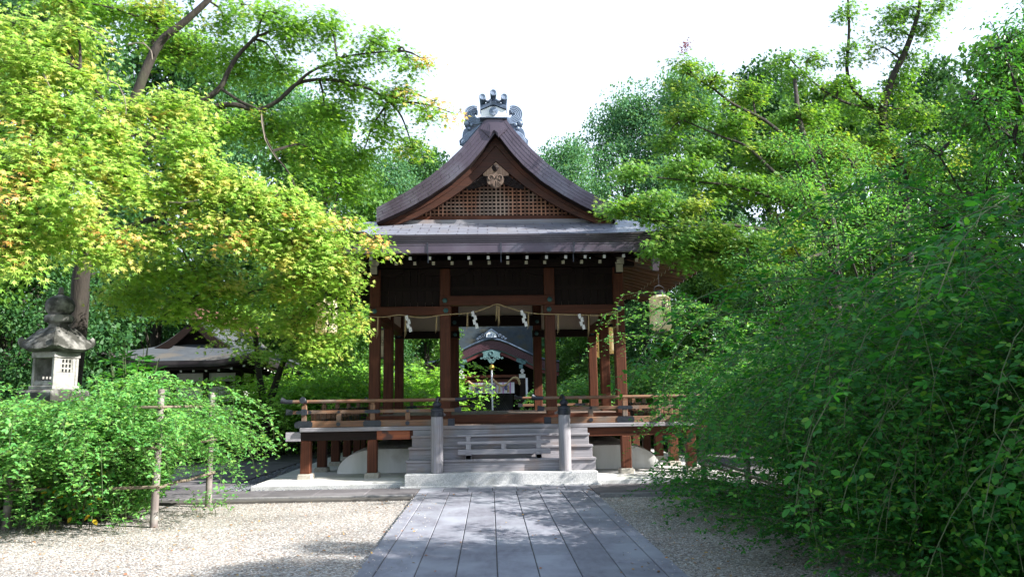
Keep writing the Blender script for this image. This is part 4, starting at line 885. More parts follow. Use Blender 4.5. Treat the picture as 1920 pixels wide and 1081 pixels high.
# covered passage
cp_ = thing('covered_passage', 'low covered passage with a flat grey board roof behind the forked maple', 'passage', (-7.2, 30, 0))
b = MB(); b.grid([[(x, y, z) for x in lin(-9.2, -4.6, 3)] for y, z in ((29.2, 2.22), (30.0, 2.50), (30.8, 2.22))]); b.grid([[(x, y, z) for x in lin(-9.2, -4.6, 3)] for y, z in ((29.2, 2.14), (30.0, 2.42), (30.8, 2.14))]); b.box(-9.2, -4.6, 29.17, 29.198, 2.12, 2.225)
b.build('roof', 'hidegrey', cp_)
b = MB()
for i in range(18): x = -9.1 + i * .26; b.beam((x, 29.19, 2.235), (x, 30, 2.515), .03, .03)
b.build('roof_batten', 'hidegrey', cp_); b = MB(); b.box(-9.2, -4.6, 29.95, 30.05, 2.5, 2.56); b.build('roof_ridge', 'kerb', cp_)
for x in (-8.45, -7.95, -6.4, -4.9):
    for y in (29.45, 30.55): b = MB(); b.box(x - .08, x + .08, y - .08, y + .08, 0, 2.2); b.build('post', 'darkz', cp_)
for y in (29.45, 30.55): b = MB(); b.box(-9.1, -4.7, y - .06, y + .06, 1.98, 2.13); b.build('beam', 'darkx', cp_)
for i in range(12):
    x = -9 + i * .39; b = MB(); b.box(x - .03, x + .03, 29.22, 29.232, 2.05, 2.11, 1); b.box(x - .029, x + .029, 29.233, 30.2, 2.05, 2.11, 0); b.build('rafter', ['darky', 'capw'], cp_)

# ================================================================== STONE LANTERN
LX, LY = -7.12, 12.1
ln = thing('stone_lantern', 'tall weathered stone lantern with a mossy curled roof rising behind the left shrubs', 'stone lantern', (LX, LY, 0))
def sq(mb, prof, rot=R(26), n=4, m=0): mb.lathe((LX, LY, 0), [(r, z) for r, z in prof], n, m, rot=rot)
b = MB(); sq(b, [(.62, -.05), (.62, .28), (.58, .30)]); sq(b, [(.50, .30), (.50, .42), (.40, .52), (.30, .56)]); b.build('base', 'lmoss', ln, bevel=.015)
b = MB(); b.lathe((LX, LY, 0), [(.22, .55), (.20, .62), (.18, .95), (.205, .99), (.205, 1.06), (.18, 1.10), (.20, 1.50), (.23, 1.56)], 24); b.build('shaft', 'lmoss', ln, smooth=True)
b = MB(); sq(b, [(.26, 1.56), (.46, 1.72), (.50, 1.76), (.50, 1.90), (.44, 1.93)]); b.build('platform_stone', 'lmoss', ln, bevel=.012)
# firebox: four corner posts, top and bottom frames, one open side, one lattice window side
rot = R(26)
def RP(x, y): c, s = math.cos(rot + R(45)), math.sin(rot + R(45)); return (LX + x * c - y * s, LY + x * s + y * c)
def rbox(mb, x0, x1, y0, y1, z0, z1, m=0):
    P4 = [RP(x0, y0), RP(x1, y0), RP(x1, y1), RP(x0, y1)]; mb.prism([(p[0], p[1]) for p in P4], z0, z1, 'xy', m)
b = MB(); h = .225; zb, zt = 1.95, 2.50
for sx in (-1, 1):
    for sy in (-1, 1): rbox(b, sx * h - .05 * (sx > 0), sx * h + .05 * (sx < 0), sy * h - .05 * (sy > 0), sy * h + .05 * (sy < 0), zb, zt)
rbox(b, -h - .02, h + .02, -h - .02, h + .02, 1.932, 1.99); rbox(b, -h - .015, h + .015, -h - .015, h + .015, 2.43, 2.52)
# the right front side (local -y): small barred window above a solid panel
rbox(b, -h + .05, h - .05, -h + .008, -h + .05, zb + .04, 2.20); rbox(b, -h + .05, -.10, -h + .008, -h + .05, 2.2, 2.43); rbox(b, .12, h - .05, -h + .008, -h + .05, 2.2, 2.43)
for i in range(4): rbox(b, -.10 + .0627 * i, -.07 + .0627 * i, -h + .012, -h + .045, 2.20, 2.43)
for i in range(3): rbox(b, -.10, .12, -h + .014, -h + .043, 2.20 + .075 * i + .05, 2.225 + .075 * i + .05)
# left front side (local -x): open doorway with low sill; the two back sides closed
rbox(b, -h + .008, -h + .05, -h + .05, h - .05, zb + .04, 2.07)
rbox(b, h - .05, h - .008, -h + .05, h - .05, zb + .04, 2.43); rbox(b, -h + .05, h - .05, h - .05, h - .008, zb + .04, 2.43)
b.build('firebox', 'lstone', ln, bevel=.006)
# roof with curled corners
b = MB(); n = 48; prof = [(0.0, 2.94), (.16, 2.93), (.26, 2.88), (.40, 2.78), (.50, 2.68), (.56, 2.62), (.57, 2.56), (.50, 2.53), (.30, 2.52), (.0, 2.52)]; rows = []
for r, z in prof:
    row = []
    for k in range(n + 1):
        a = 2 * math.pi * k / n; c = abs(math.cos(2 * (a))) ; q = 1 / max(abs(math.cos(a)), abs(math.sin(a))); q = min(q, 1.32); f = (q - 1) / .32
        rr = r * (.80 + .20 * q * (1 if r > .1 else 0)) * (1 + .10 * f); zz = z + (.07 * f ** 2 * (r / .57) ** 3)
        p = RP(rr * math.cos(a) * .74, rr * math.sin(a) * .74); row.append((p[0], p[1], zz))
    rows.append(row)
b.grid(rows)
for k in range(4):
    a = math.pi / 4 + k * math.pi / 2; d = Vector((*RP(math.cos(a), math.sin(a)), 0)) - Vector((LX, LY, 0)); d.normalize(); c = Vector((LX, LY, 0))
    b.tube(smooth_pts([c + d * .22 + Vector((0, 0, 2.90)), c + d * .40 + Vector((0, 0, 2.80)), c + d * .54 + Vector((0, 0, 2.69)), c + d * .64 + Vector((0, 0, 2.66)), c + d * .685 + Vector((0, 0, 2.71)), c + d * .655 + Vector((0, 0, 2.775)), c + d * .60 + Vector((0, 0, 2.77))], 4), [.035] * 4 + [.045] * 4 + [.06] * 5 + [.065] * 4 + [.062] * 4 + [.055] * 4, 8) if 0 else b.tube(smooth_pts([c + d * .20 + Vector((0, 0, 2.88)), c + d * .32 + Vector((0, 0, 2.77)), c + d * .41 + Vector((0, 0, 2.66)), c + d * .455 + Vector((0, 0, 2.63)), c + d * .49 + Vector((0, 0, 2.69)), c + d * .455 + Vector((0, 0, 2.74))], 4), .048, 8)
b.build('roof', 'lmoss', ln, smooth=True)
b = MB(); b.lathe((LX, LY, 0), [(.17, 2.90), (.14, 2.95), (.14, 2.98), (.20, 3.01), (.215, 3.06), (.20, 3.11), (.15, 3.13), (.165, 3.15), (.205, 3.20), (.215, 3.28), (.19, 3.36), (.12, 3.42), (.05, 3.45), (.04, 3.50), (.035, 3.56), (.01, 3.58)], 28); b.build('finial', 'lmoss', ln, smooth=True)

# ================================================================== FENCES
def fence(label, posts, levels, tops, seed):
    r_ = random.Random(seed); t = thing('pole_fence', label, 'fence', (posts[0][0], posts[0][1], -.06))
    for i, (x, y) in enumerate(posts):
        b = MB(); z1 = tops[i % len(tops)]; tilt = r_.uniform(-.02, .02); b.tube([(x, y, -.10), (x + tilt * .5, y, .8), (x + tilt, y, z1), (x + tilt, y, z1 + .02)], [.056, .050, .047, .036], 12); b.build('post', 'rail', t, smooth=True)
    for (x0, y0), (x1, y1) in zip(posts[:-1], posts[1:]):
        for z in levels:
            d = (Vector((x1, y1, 0)) - Vector((x0, y0, 0))).normalized(); o = Vector((d.y, -d.x, 0)) * .055
            b = MB(); n = 7; b.tube([Vector((x0, y0, z)).lerp(Vector((x1, y1, z)), i / (n - 1)) + o + Vector((0, 0, r_.uniform(-.012, .012))) - d * (.06 if i == 0 else 0) + d * (.06 if i == n - 1 else 0) for i in range(n)], [.022 * r_.uniform(.9, 1.1) for _ in range(n)], 8); b.build('rail', 'bamboo', t, smooth=True)
    return t
fence('weathered grey pole fence around the shrubs on the left', [(-9.2, 11.15), (-7.12, 11.17), (-5.03, 11.14), (-4.99, 13.12)], [.5, 1.06, 1.63], [1.25, 1.3, 1.88, 1.84], 1)
fence('low pole fence buried in the shrubs on the right', [(3.75, 14.0), (3.85, 11.9), (3.95, 9.7), (4.05, 7.5)], [.42, .82], [1.05, 1.0], 2)
# ================================================================== VEGETATION
def nrm(a): return a / np.maximum(np.linalg.norm(a, axis=-1, keepdims=True), 1e-9)
_mt = [(0, -.08)] + [(l * math.sin(R(a)), l * math.cos(R(a))) for a, l in ((-92, .58), (-66, .30), (-42, .88), (-21, .36), (0, 1.0), (21, .36), (42, .88), (66, .30), (92, .58))]
TPL = {
    'maple': (np.array([(0, .12, 0)] + [(x, y, -.16 * (x * x + y * y)) for x, y in _mt]), [(0, i + 1, (i + 1) % 10 + 1) for i in range(10)], 3),
    'ell': (np.array([(0, 0, 0), (-.42, .28, .07), (-.40, .68, .05), (0, 1, -.06), (.40, .68, .05), (.42, .28, .07)]), [(0, 3, 2, 1), (0, 5, 4, 3)], 4),
    'quad': (np.array([(0, 0, 0), (-.5, .45, .04), (0, 1, -.05), (.5, .45, .04)]), [(0, 3, 2, 1)], 4),
}
def leaf_object(name, mat, P, D, N, Ls, Ws, shape, parent=None, stems=None):
    T, F, k = TPL[shape]; P, D, N = np.asarray(P, float), nrm(np.asarray(D, float)), np.asarray(N, float)
    B = nrm(np.cross(D, N)); N2 = np.cross(B, D); Ls = np.broadcast_to(Ls, len(P))[:, None, None]; Ws = np.broadcast_to(Ws, len(P))[:, None, None]
    V = P[:, None] + B[:, None] * T[None, :, 0:1] * Ws + D[:, None] * T[None, :, 1:2] * Ls + N2[:, None] * T[None, :, 2:3] * Ls
    nv = len(T); F = np.array(F); idx = (np.arange(len(P)) * nv)[:, None, None] + F[None]
    org = ORG.get(parent.name, Vector((0, 0, 0))) if parent else Vector((0, 0, 0))
    V = V.reshape(-1, 3) - np.array(org)
    me = bpy.data.meshes.new(name); me.vertices.add(len(V)); me.vertices.foreach_set('co', V.astype(np.float32).ravel())
    nl = idx.size; me.loops.add(nl); me.loops.foreach_set('vertex_index', idx.ravel().astype(np.int32))
    npoly = nl // k; me.polygons.add(npoly); me.polygons.foreach_set('loop_start', (np.arange(npoly) * k).astype(np.int32))
    me.polygons.foreach_set('use_smooth', np.ones(npoly, bool)); me.materials.append(M[mat]); me.update(calc_edges=True)
    o = bpy.data.objects.new(name, me); COL.objects.link(o)
    if parent: o.parent = parent; ORG[o.name] = org
    return o
def rdir(n, zb=0.0):
    v = rng.normal(size=(n, 3)); v[:, 2] += zb; return nrm(v)
class Leaves:
    def __init__(s): s.P = []; s.D = []; s.N = []; s.L = []; s.W = []
    def add(s, P, D, N, L, W): s.P.append(P); s.D.append(D); s.N.append(N); s.L.append(np.broadcast_to(L, len(P)).copy()); s.W.append(np.broadcast_to(W, len(P)).copy())
    def build(s, name, mat, shape, parent):
        return leaf_object(name, mat, np.concatenate(s.P), np.concatenate(s.D), np.concatenate(s.N), np.concatenate(s.L), np.concatenate(s.W), shape, parent)
def limb(mb, pts, r0, r1, n=8, k=6, wob=.0):
    q = smooth_pts(pts, k)
    if wob: q = [p + Vector(rng.normal(size=3) * wob) if 0 < i < len(q) - 1 else p for i, p in enumerate(q)]
    mb.tube(q, [r0 + (r1 - r0) * (i / (len(q) - 1)) ** .8 for i in range(len(q))], n); return q
def crown(parent, blobs, limbs, mat, shape='maple', L=.078, spray=.34, per=42, dens=46, name='leaves', twigmat='bark', wr=1.0, branches=True, face=(.40, -.70, .0), layer=.30):
    """blobs: (centre, rx, ry, rz). Flat drooping sprays of leaves on twigs spread through each blob."""
    lv = Leaves(); tw = MB(); nodes = [p for q in limbs for p in q]
    for c, rx, ry, rz in blobs:
        c = np.array(c); n = max(3, int(dens * (rx * rz + rx * ry * .5) * 1.6))
        u = rdir(n, .15); u *= (rng.random((n, 1)) ** .42); sc = c + u * np.array([rx, ry, rz]) * .92
        if branches and nodes:
            near = min(nodes, key=lambda p: (p - Vector(c)).length_squared + (.5 * max(0, p.z - c[2])) ** 2); mid = (near + Vector(c)) / 2 + Vector((0, 0, .12))
            tw.tube(smooth_pts([near, mid + Vector(rng.normal(size=3) * .06), Vector(c)], 4), [.026, .024, .022, .02, .018, .015, .013, .012, .010][:9], 5, caps=False)
        for s in sc:
            R_ = spray * rng.uniform(.65, 1.2); m = int(per * rng.uniform(.6, 1.2) * (R_ / spray) ** 1.5) + 4
            az = nrm(np.array([s[0] - c[0], s[1] - c[1], 0]) + rng.normal(size=3) * .15)
            a = rng.random(m) * 2 * math.pi; r = np.sqrt(rng.random(m)) * R_
            p = np.stack([np.cos(a) * r, np.sin(a) * r, -layer * (r / R_) ** 2 * R_ * 1.6 + rng.normal(size=m) * .075], 1)
            p[:, :2] *= rng.uniform(.6, 1.25, (m, 1))
            out = nrm(np.stack([np.cos(a), np.sin(a), np.full(m, -.45)], 1) + az * .5 + rng.normal(size=(m, 3)) * .35)
            nn = nrm(np.array([0, 0, 1.0]) + out * .35 * np.array([1, 1, 0]) + np.array(face) + rng.normal(size=(m, 3)) * .38)
            l = L * rng.uniform(.7, 1.2, m)
            lv.add(s + p, out, nn, l, l * wr)
            if branches: tw.tube([Vector(c), Vector((c + s) / 2) + Vector((0, 0, .04)), Vector(s)], [.008, .005, .003], 3, caps=False)
            if branches and R_ > spray * .8:
                for _ in range(3):
                    j = rng.integers(m); tw.tube([Vector(s), Vector(s + p[j])], [.003, .0015], 3, caps=False)
    o = lv.build(name, mat, shape, parent)
    if branches and tw.v: tw.build('twigs', twigmat, parent, fixn=False)
    return o
def B_(lst):
    out = []
    for px, py, Y, rx, rz in lst:
        c = at(px, py, Y); k = Y / CAM_F; out.append(((c.x, c.y, c.z), rx * k, max(.35, rx * k * .85), rz * k))
    return out

# ---- the big maple on the left
MX, MY = -7.9, 13.9
mp = thing('maple_tree', 'large maple with bright yellow green and orange tinged leaves on the left', 'tree', (MX, MY, -.06))
b = MB(); PT = lambda lst: [at(x, y, Y) for x, y, Y in lst]
tr = limb(b, [(MX + .1, MY, -.15), (MX + .02, MY, .9)] + PT([(147, 600, 13.8), (152, 520, 13.7), (166, 455, 13.6), (186, 395, 13.4), (206, 330, 13.2), (236, 240, 13), (266, 150, 13), (300, 80, 13), (345, 42, 13), (398, -8, 13), (430, -60, 13)]), .20, .04, 14, 6)
b.build('trunk', 'bark', mp, smooth=True); limbs = [tr]; b = MB()
limbs.append(limb(b, PT([(206, 330, 13.2), (260, 285, 13.1), (320, 235, 13), (372, 196, 13), (412, 165, 13), (430, 130, 13), (450, 100, 13), (482, 68, 13)]), .085, .03, 8))
limbs.append(limb(b, PT([(350, 212, 13), (430, 196, 13), (480, 206, 13), (520, 190, 13), (560, 156, 13), (620, 150, 13), (690, 166, 13), (730, 190, 13)]), .055, .02, 8))
limbs.append(limb(b, PT([(535, 178, 13), (575, 140, 12.9), (610, 122, 12.8), (660, 104, 12.7), (745, 95, 12.6)]), .034, .012, 7))
limbs.append(limb(b, PT([(412, 165, 13), (450, 190, 13), (488, 210, 12.9), (495, 250, 12.8), (515, 290, 12.7), (545, 330, 12.6), (560, 380, 12.5)]), .03, .012, 7))
limbs.append(limb(b, PT([(166, 455, 13.6), (230, 430, 12.8), (320, 400, 12.3), (420, 380, 12.1), (520, 370, 12.2), (600, 400, 12.8)]), .07, .02, 8))
limbs.append(limb(b, PT([(186, 395, 13.4), (150, 350, 12.4), (110, 300, 11.5), (70, 250, 10.9), (40, 200, 10.6)]), .06, .02, 8))
limbs.append(limb(b, PT([(206, 330, 13.2), (230, 300, 12.2), (225, 260, 11.5), (200, 200, 11.2), (150, 130, 11)]), .05, .016, 8))
limbs.append(limb(b, PT([(160, 480, 13.6), (130, 440, 12.2), (90, 420, 11), (50, 400, 10.4)]), .05, .016, 8))
limbs.append(limb(b, PT([(265, 160, 13), (300, 30, 13.5), (310, -20, 13.6)]), .04, .02, 7))
limbs.append(limb(b, PT([(600, 400, 12.8), (640, 440, 13.3), (640, 520, 13.8), (625, 580, 14.1)]), .02, .01, 6))
limbs.append(limb(b, PT([(320, 400, 12.3), (340, 460, 12.6), (370, 520, 12.8), (430, 580, 13.3)]), .025, .01, 6))
b.build('branches', 'bark', mp, smooth=True)
for l_ in ([(163, 50, 10.9), (185, 62, 10.9), (212, 84, 10.95)], [(268, 80, 11.6), (283, 95, 11.5), (286, 112, 11.4)], [(240, 84, 11.5), (262, 80, 11.5), (280, 90, 11.5)], [(205, 132, 11), (203, 150, 11), (222, 160, 11), (235, 190, 11), (236, 215, 11)], [(112, 205, 10.4), (100, 240, 10.4)], [(318, 379, 11.4), (345, 380, 11.3), (372, 374, 11.3)], [(490, 215, 12.7), (497, 262, 12.6), (520, 300, 12.4)], [(82, 140, 10.3), (95, 165, 10.3)]):
    b = MB(); limb(b, PT(l_), .014, .006, 6, 3, .004); b.build('dead_branch', 'barkpale', mp, smooth=True)
near = [(60, 110, 10.6, 80, 45), (130, 62, 11.2, 75, 38), (30, 50, 11, 60, 40), (40, 185, 10.6, 60, 48), (150, 150, 11.2, 70, 36), (120, 205, 10.7, 90, 40), (60, 300, 10.2, 75, 45), (135, 275, 10.6, 80, 42),
        (35, 385, 10, 55, 42), (125, 365, 10.2, 70, 40), (205, 255, 11.2, 62, 40), (232, 330, 11.2, 55, 50), (100, 430, 10.6, 55, 34), (178, 415, 11, 50, 28), (40, 470, 10.2, 40, 34), (200, 470, 11.4, 42, 28), (240, 205, 11.6, 50, 32),
        (330, 195, 12.2, 75, 34), (350, 260, 11.8, 70, 45), (385, 320, 11.8, 66, 50), (325, 360, 11.8, 55, 44), (300, 440, 11.9, 62, 34), (450, 350, 12.2, 75, 40), (520, 370, 12.3, 70, 45), (565, 405, 12.4, 66, 45), (605, 440, 12.9, 50, 38), (470, 430, 12.2, 66, 34), (400, 410, 12, 55, 34), (545, 465, 12.6, 62, 34), (620, 480, 13.2, 50, 34), (0, 300, 10, 40, 60), (-10, 430, 10, 40, 50)]
crown(mp, B_(near), limbs, 'maple', L=.084, dens=58, layer=.6)
up_ = [(560, 55, 13, 70, 48), (622, 60, 13, 45, 48), (520, 25, 13, 55, 40), (700, 80, 12.8, 60, 30), (765, 108, 12.7, 45, 26), (650, 118, 12.9, 50, 24), (655, 160, 13.2, 70, 26), (740, 180, 13, 60, 30), (800, 205, 13, 30, 26), (720, 245, 13.4, 55, 36), (775, 280, 13.2, 38, 26), (680, 290, 13.5, 48, 34), (610, 215, 13.5, 75, 34), (500, 238, 13.5, 80, 34), (440, 120, 13.6, 60, 50),
       (350, 100, 13.6, 80, 50), (290, 40, 13.6, 70, 48), (420, 40, 13.8, 45, 36), (210, 20, 13.6, 80, 40), (590, 290, 13.4, 60, 40), (430, 235, 13.2, 70, 36), (530, 130, 13.8, 50, 40), (120, 0, 13, 70, 30), (480, 95, 13.5, 30, 36), (640, 340, 13.4, 60, 40), (455, 10, 13.5, 40, 26)]
crown(mp, B_([(15, 375, 9.85, 42, 20), (50, 330, 10, 40, 16), (100, 300, 10.3, 50, 14), (225, 445, 11.25, 38, 12), (190, 425, 11, 34, 10), (420, 445, 11.8, 46, 13), (350, 420, 11.7, 36, 10), (640, 410, 12.7, 26, 16), (702, 448, 13.1, 24, 8), (795, 112, 12.5, 26, 12), (815, 190, 12.8, 18, 14), (760, 170, 12.8, 26, 10), (480, 425, 12, 36, 10), (545, 400, 12.1, 40, 10), (30, 245, 10.3, 40, 12), (290, 215, 11.9, 36, 12), (10, 465, 9.9, 26, 14), (848, 212, 12.9, 10, 5)]), limbs, 'mapleo', L=.08, spray=.26, per=20, dens=26, name='orange_leaves')
crown(mp, B_(up_), limbs, 'mapleg', L=.08, dens=44, name='upper_leaves')
lo_ = [(655, 420, 13.5, 45, 40), (705, 455, 13.3, 28, 18), (640, 500, 13.7, 42, 40), (618, 555, 14.1, 48, 36), (655, 600, 14.2, 34, 30), (610, 640, 14.3, 50, 28), (300, 515, 12.8, 80, 44), (380, 500, 12.8, 70, 46), (355, 570, 13.2, 75, 34), (250, 560, 13.2, 70, 34), (430, 540, 13.2, 60, 40), (510, 540, 13.5, 60, 40), (560, 520, 13.2, 60, 40), (560, 600, 14.2, 50, 36), (430, 600, 13.6, 50, 28)]
crown(mp, B_(lo_), limbs, 'forked', L=.078, dens=44, name='lower_leaves')

# ---- forked maple before the office
fm = thing('forked_maple', 'slender fork-trunked young maple with pale green leaves in front of the office roof', 'tree', (-7.45, 23.3, -.06))
b = MB(); limbs = []
limbs.append(limb(b, [(-7.1, 23.2, -.12)] + PT([(500, 790, 23.3), (492, 740, 23.3), (484, 690, 23.2), (480, 640, 23), (470, 590, 22.6)]), .15, .06, 10))
limbs.append(limb(b, [(-7.1, 23.2, -.12)] + PT([(503, 770, 23.2), (518, 715, 23.2), (535, 670, 23), (560, 620, 22.6), (590, 570, 22.4)]), .15, .05, 10))
b.build('trunk', 'bark', fm, smooth=True)
crown(fm, B_([(470, 590, 22.6, 60, 26), (530, 600, 22.4, 60, 30), (590, 600, 22.2, 50, 30), (500, 655, 22.2, 40, 22), (545, 660, 22.2, 42, 28), (585, 650, 22.2, 45, 26), (440, 640, 22.8, 40, 22), (620, 660, 22.6, 40, 26), (560, 540, 22.4, 70, 34), (650, 540, 22.6, 50, 40)]), limbs, 'forked', L=.11, spray=.5, per=40, dens=12)

# ---- right-hand maple reaching over the eave
rm = thing('maple_tree', 'green maple whose flat leaf layers reach over the right end of the pavilion roof', 'tree', (7.6, 15.5, -.06))
b = MB(); limbs = []
limbs.append(limb(b, [(7.6, 15.5, -.12), (7.5, 15.4, 1.5), (7.1, 15.3, 3.0)] + PT([(1560, 430, 15.2), (1530, 330, 15.2), (1500, 230, 15.5), (1490, 150, 16)]), .19, .04, 12))
b.build('trunk', 'bark', rm, smooth=True); b = MB()
limbs.append(limb(b, PT([(1560, 450, 15.2), (1480, 440, 14.6), (1400, 425, 14.2), (1330, 420, 14), (1240, 415, 13.9), (1170, 400, 13.8)]), .06, .014, 8))
limbs.append(limb(b, PT([(1545, 390, 15.2), (1460, 330, 15), (1400, 275, 15), (1350, 255, 15), (1280, 225, 15)]), .05, .014, 8))
limbs.append(limb(b, PT([(1520, 300, 15.3), (1440, 230, 15.4), (1375, 195, 15.2), (1335, 165, 15), (1300, 145, 15)]), .045, .014, 8))
limbs.append(limb(b, PT([(1555, 420, 15.2), (1470, 380, 14.8), (1380, 350, 14.6), (1300, 340, 14.5), (1210, 330, 14.2)]), .04, .012, 8))
limbs.append(limb(b, PT([(1560, 470, 15), (1480, 490, 14.2), (1400, 480, 13.8), (1320, 470, 13.6)]), .035, .012, 8))
b.build('branches', 'bark', rm, smooth=True)
rb = [(1290, 122, 15, 38, 14), (1335, 150, 15, 34, 16), (1275, 160, 15.1, 30, 12), (1290, 215, 15.2, 66, 18), (1250, 262, 15.2, 36, 16), (1370, 238, 15.4, 58, 24), (1410, 180, 15.8, 46, 26), (1192, 320, 14.2, 34, 20), (1290, 318, 14.6, 58, 22), (1160, 388, 13.8, 50, 13), (1225, 372, 13.9, 45, 12), (1255, 400, 14, 55, 14), (1345, 345, 14.8, 52, 24), (1425, 350, 15, 60, 30),
      (1335, 432, 13.7, 66, 14), (1280, 470, 13.6, 40, 14), (1330, 492, 13.7, 46, 16), (1400, 460, 13.8, 66, 30), (1440, 290, 15.4, 70, 34), (1500, 380, 15, 60, 40), (1480, 450, 14.4, 60, 34), (1400, 510, 14, 60, 22), (1330, 280, 15.2, 50, 18), (1500, 230, 15.8, 60, 40), (1560, 300, 15.6, 70, 50), (1310, 390, 14.2, 50, 18), (1265, 430, 13.8, 44, 14), (1320, 455, 13.6, 50, 16), (1240, 465, 13.6, 30, 12)]
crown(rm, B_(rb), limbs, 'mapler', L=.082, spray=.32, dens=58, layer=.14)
b = MB(); limb(b, PT([(1292, 125, 15), (1290, 105, 15), (1284, 85, 15)]), .006, .003, 4)
o = crown(rm, B_([(1288, 82, 15, 13, 9)]), [], 'redleaf', L=.05, spray=.14, per=14, dens=120, name='red_shoot_leaves', branches=False); b.build('red_shoot', 'stem', rm)

# ---- tall maple at the upper right
tm = thing('tall_maple', 'tall dark-stemmed maple rising against the white sky at the upper right', 'tree', (10.2, 17.5, -.06))
b = MB(); limbs = []
limbs.append(limb(b, [(10.0, 17.5, -.12), (9.9, 17.4, 2.5)] + PT([(1690, 330, 17.2), (1655, 230, 17), (1668, 160, 16.8), (1700, 90, 16.6), (1720, 30, 16.5), (1730, -30, 16.5)]), .17, .035, 10))
limbs.append(limb(b, PT([(1690, 320, 17.2), (1650, 220, 17), (1602, 170, 16.8), (1588, 130, 16.7), (1592, 60, 16.6), (1590, 0, 16.6), (1592, -30, 16.6)]), .07, .02, 8))
limbs.append(limb(b, PT([(1655, 210, 17), (1580, 190, 16.6), (1520, 150, 16.3), (1480, 110, 16.2)]), .04, .014, 8))
b.build('trunk', 'bark', tm, smooth=True)
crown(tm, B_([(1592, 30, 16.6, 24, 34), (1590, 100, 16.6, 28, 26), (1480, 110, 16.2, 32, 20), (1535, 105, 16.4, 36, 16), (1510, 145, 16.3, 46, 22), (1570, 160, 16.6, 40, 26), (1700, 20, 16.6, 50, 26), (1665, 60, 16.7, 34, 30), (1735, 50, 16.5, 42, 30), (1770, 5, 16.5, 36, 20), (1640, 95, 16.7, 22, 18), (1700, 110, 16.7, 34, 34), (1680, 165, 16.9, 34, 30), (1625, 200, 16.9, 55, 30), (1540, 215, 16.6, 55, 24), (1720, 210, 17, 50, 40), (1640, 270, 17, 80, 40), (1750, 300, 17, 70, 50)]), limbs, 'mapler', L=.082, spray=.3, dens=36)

# ---- bush clover (arching shoots with threefold leaves)
def clover_bush(name, label, cat, loc, bases, n, Lr, dirs, mat, leaf=(.036, .05), z0=0.0, bend=(150, 175), th0=(8, 34), power=2.2, side=(.2, .5), fill=None, step=.062, group=None, srad=.006, p=None, start=.12, stemmat='stem'):
    t = p or thing(name, label, cat, loc, group); lv = Leaves(); st = MB(); P = []; D = []; N = []; Ls = []
    def tri(p0, d, up, l):
        for ang, sc in ((0, 1.08), (1.25, .92), (-1.25, .92)):
            s_ = math.sin(ang); c_ = math.cos(ang); sd = np.cross(up, d); dd = d * c_ + sd * s_
            P.append(p0 + d * (.012 if ang == 0 else .004)); D.append(dd + rng.normal(size=3) * .12); N.append(up + rng.normal(size=3) * .22); Ls.append(l * sc * rng.uniform(.8, 1.15))
    def shoot(p0, d0, n_, stp, droop, l, rad, sub):
        pts = [p0.copy()]; p_ = p0.copy(); d = d0.copy()
        for i in range(n_):
            d = nrm(d + np.array([0, 0, -droop]) + rng.normal(size=3) * .05); p_ = p_ + d * stp; pts.append(p_.copy())
            sd = nrm(np.cross(d, [0, 0, 1]) + 1e-6) * (1 if i % 2 else -1); pet = nrm(sd + d * .6 + np.array([0, 0, .15]) + rng.normal(size=3) * .25)
            up = nrm(np.array([0, 0, 1.]) + rng.normal(size=3) * .4); tri(p_ + pet * .028, nrm(pet * np.array([1, 1, .4])), up, l * (1 - .3 * i / n_))
        st.tube([Vector(q) for q in pts[::2]] if len(pts) > 4 else [Vector(q) for q in pts], [rad] + [rad * .5] * (len(pts[::2]) - 1 if len(pts) > 4 else len(pts) - 1), 3, caps=False)
    for _ in range(n):
        bx_, by_ = bases(); az = dirs(); L_ = rng.uniform(*Lr); a0 = R(rng.uniform(*th0)); a1 = R(rng.uniform(*bend)); ns = int(L_ / step)
        h = np.array([math.cos(az), math.sin(az), 0]); p_ = np.array([bx_, by_, z0]); pts = [p_.copy()]; wv = rng.normal() * .25; l = rng.uniform(*leaf); pw = power * rng.uniform(.8, 1.2)
        k_side = rng.integers(3, 5)
        for i in range(ns):
            s_ = i / ns; th = a0 + (a1 - a0) * s_ ** pw; az2 = az + wv * math.sin(s_ * 5); h = np.array([math.cos(az2), math.sin(az2), 0])
            d = h * math.sin(th) + np.array([0, 0, math.cos(th)]); p_ = p_ + d * step
            if p_[2] < .02 and th > 1.6: break
            pts.append(p_.copy())
            if s_ > start:
                sd = nrm(np.cross(d, [0, 0, 1]) + rng.normal(size=3) * .3) * (1 if i % 2 else -1); pet = nrm(sd + d * .5 + rng.normal(size=3) * .35)
                up = nrm(np.array([0, 0, 1.]) + h * .4 + rng.normal(size=3) * .35); tri(p_ + pet * .035, nrm(pet * np.array([1, 1, .5])), up, l)
                if i % k_side == 0:
                    shoot(p_, nrm(sd + d * .7 + rng.normal(size=3) * .3), int(rng.uniform(*side) / .05), .05, .06 if s_ < .5 else .12, l * .85, srad * .35, 0)
        q = pts[::3] + [pts[-1]]; st.tube([Vector(v) for v in q], [srad * (1 - .72 * i / len(q)) for i in range(len(q))], 5, caps=False)
    if fill:
        c, r, m = fill; u = rdir(m) * rng.random((m, 1)) ** .33; pp = np.array(c) + u * np.array(r); pp = pp[pp[:, 2] > .05]
        for q in pp: P.append(q); D.append(rng.normal(size=3)); N.append(np.array([0, 0, 1.]) + rng.normal(size=3) * .6); Ls.append(rng.uniform(*leaf) * 1.2)
    Ls = np.array(Ls); leaf_object('leaves', mat, P, D, N, Ls, Ls * .64, 'ell', t); st.build('stems', stemmat, t, fixn=False, smooth=True); return t
U = lambda a, b_: rng.uniform(a, b_)
left_dir = lambda c=math.pi, s=.7: (lambda: rng.normal(c, s))
GR = 'bush clover mounds along the right side of the path'
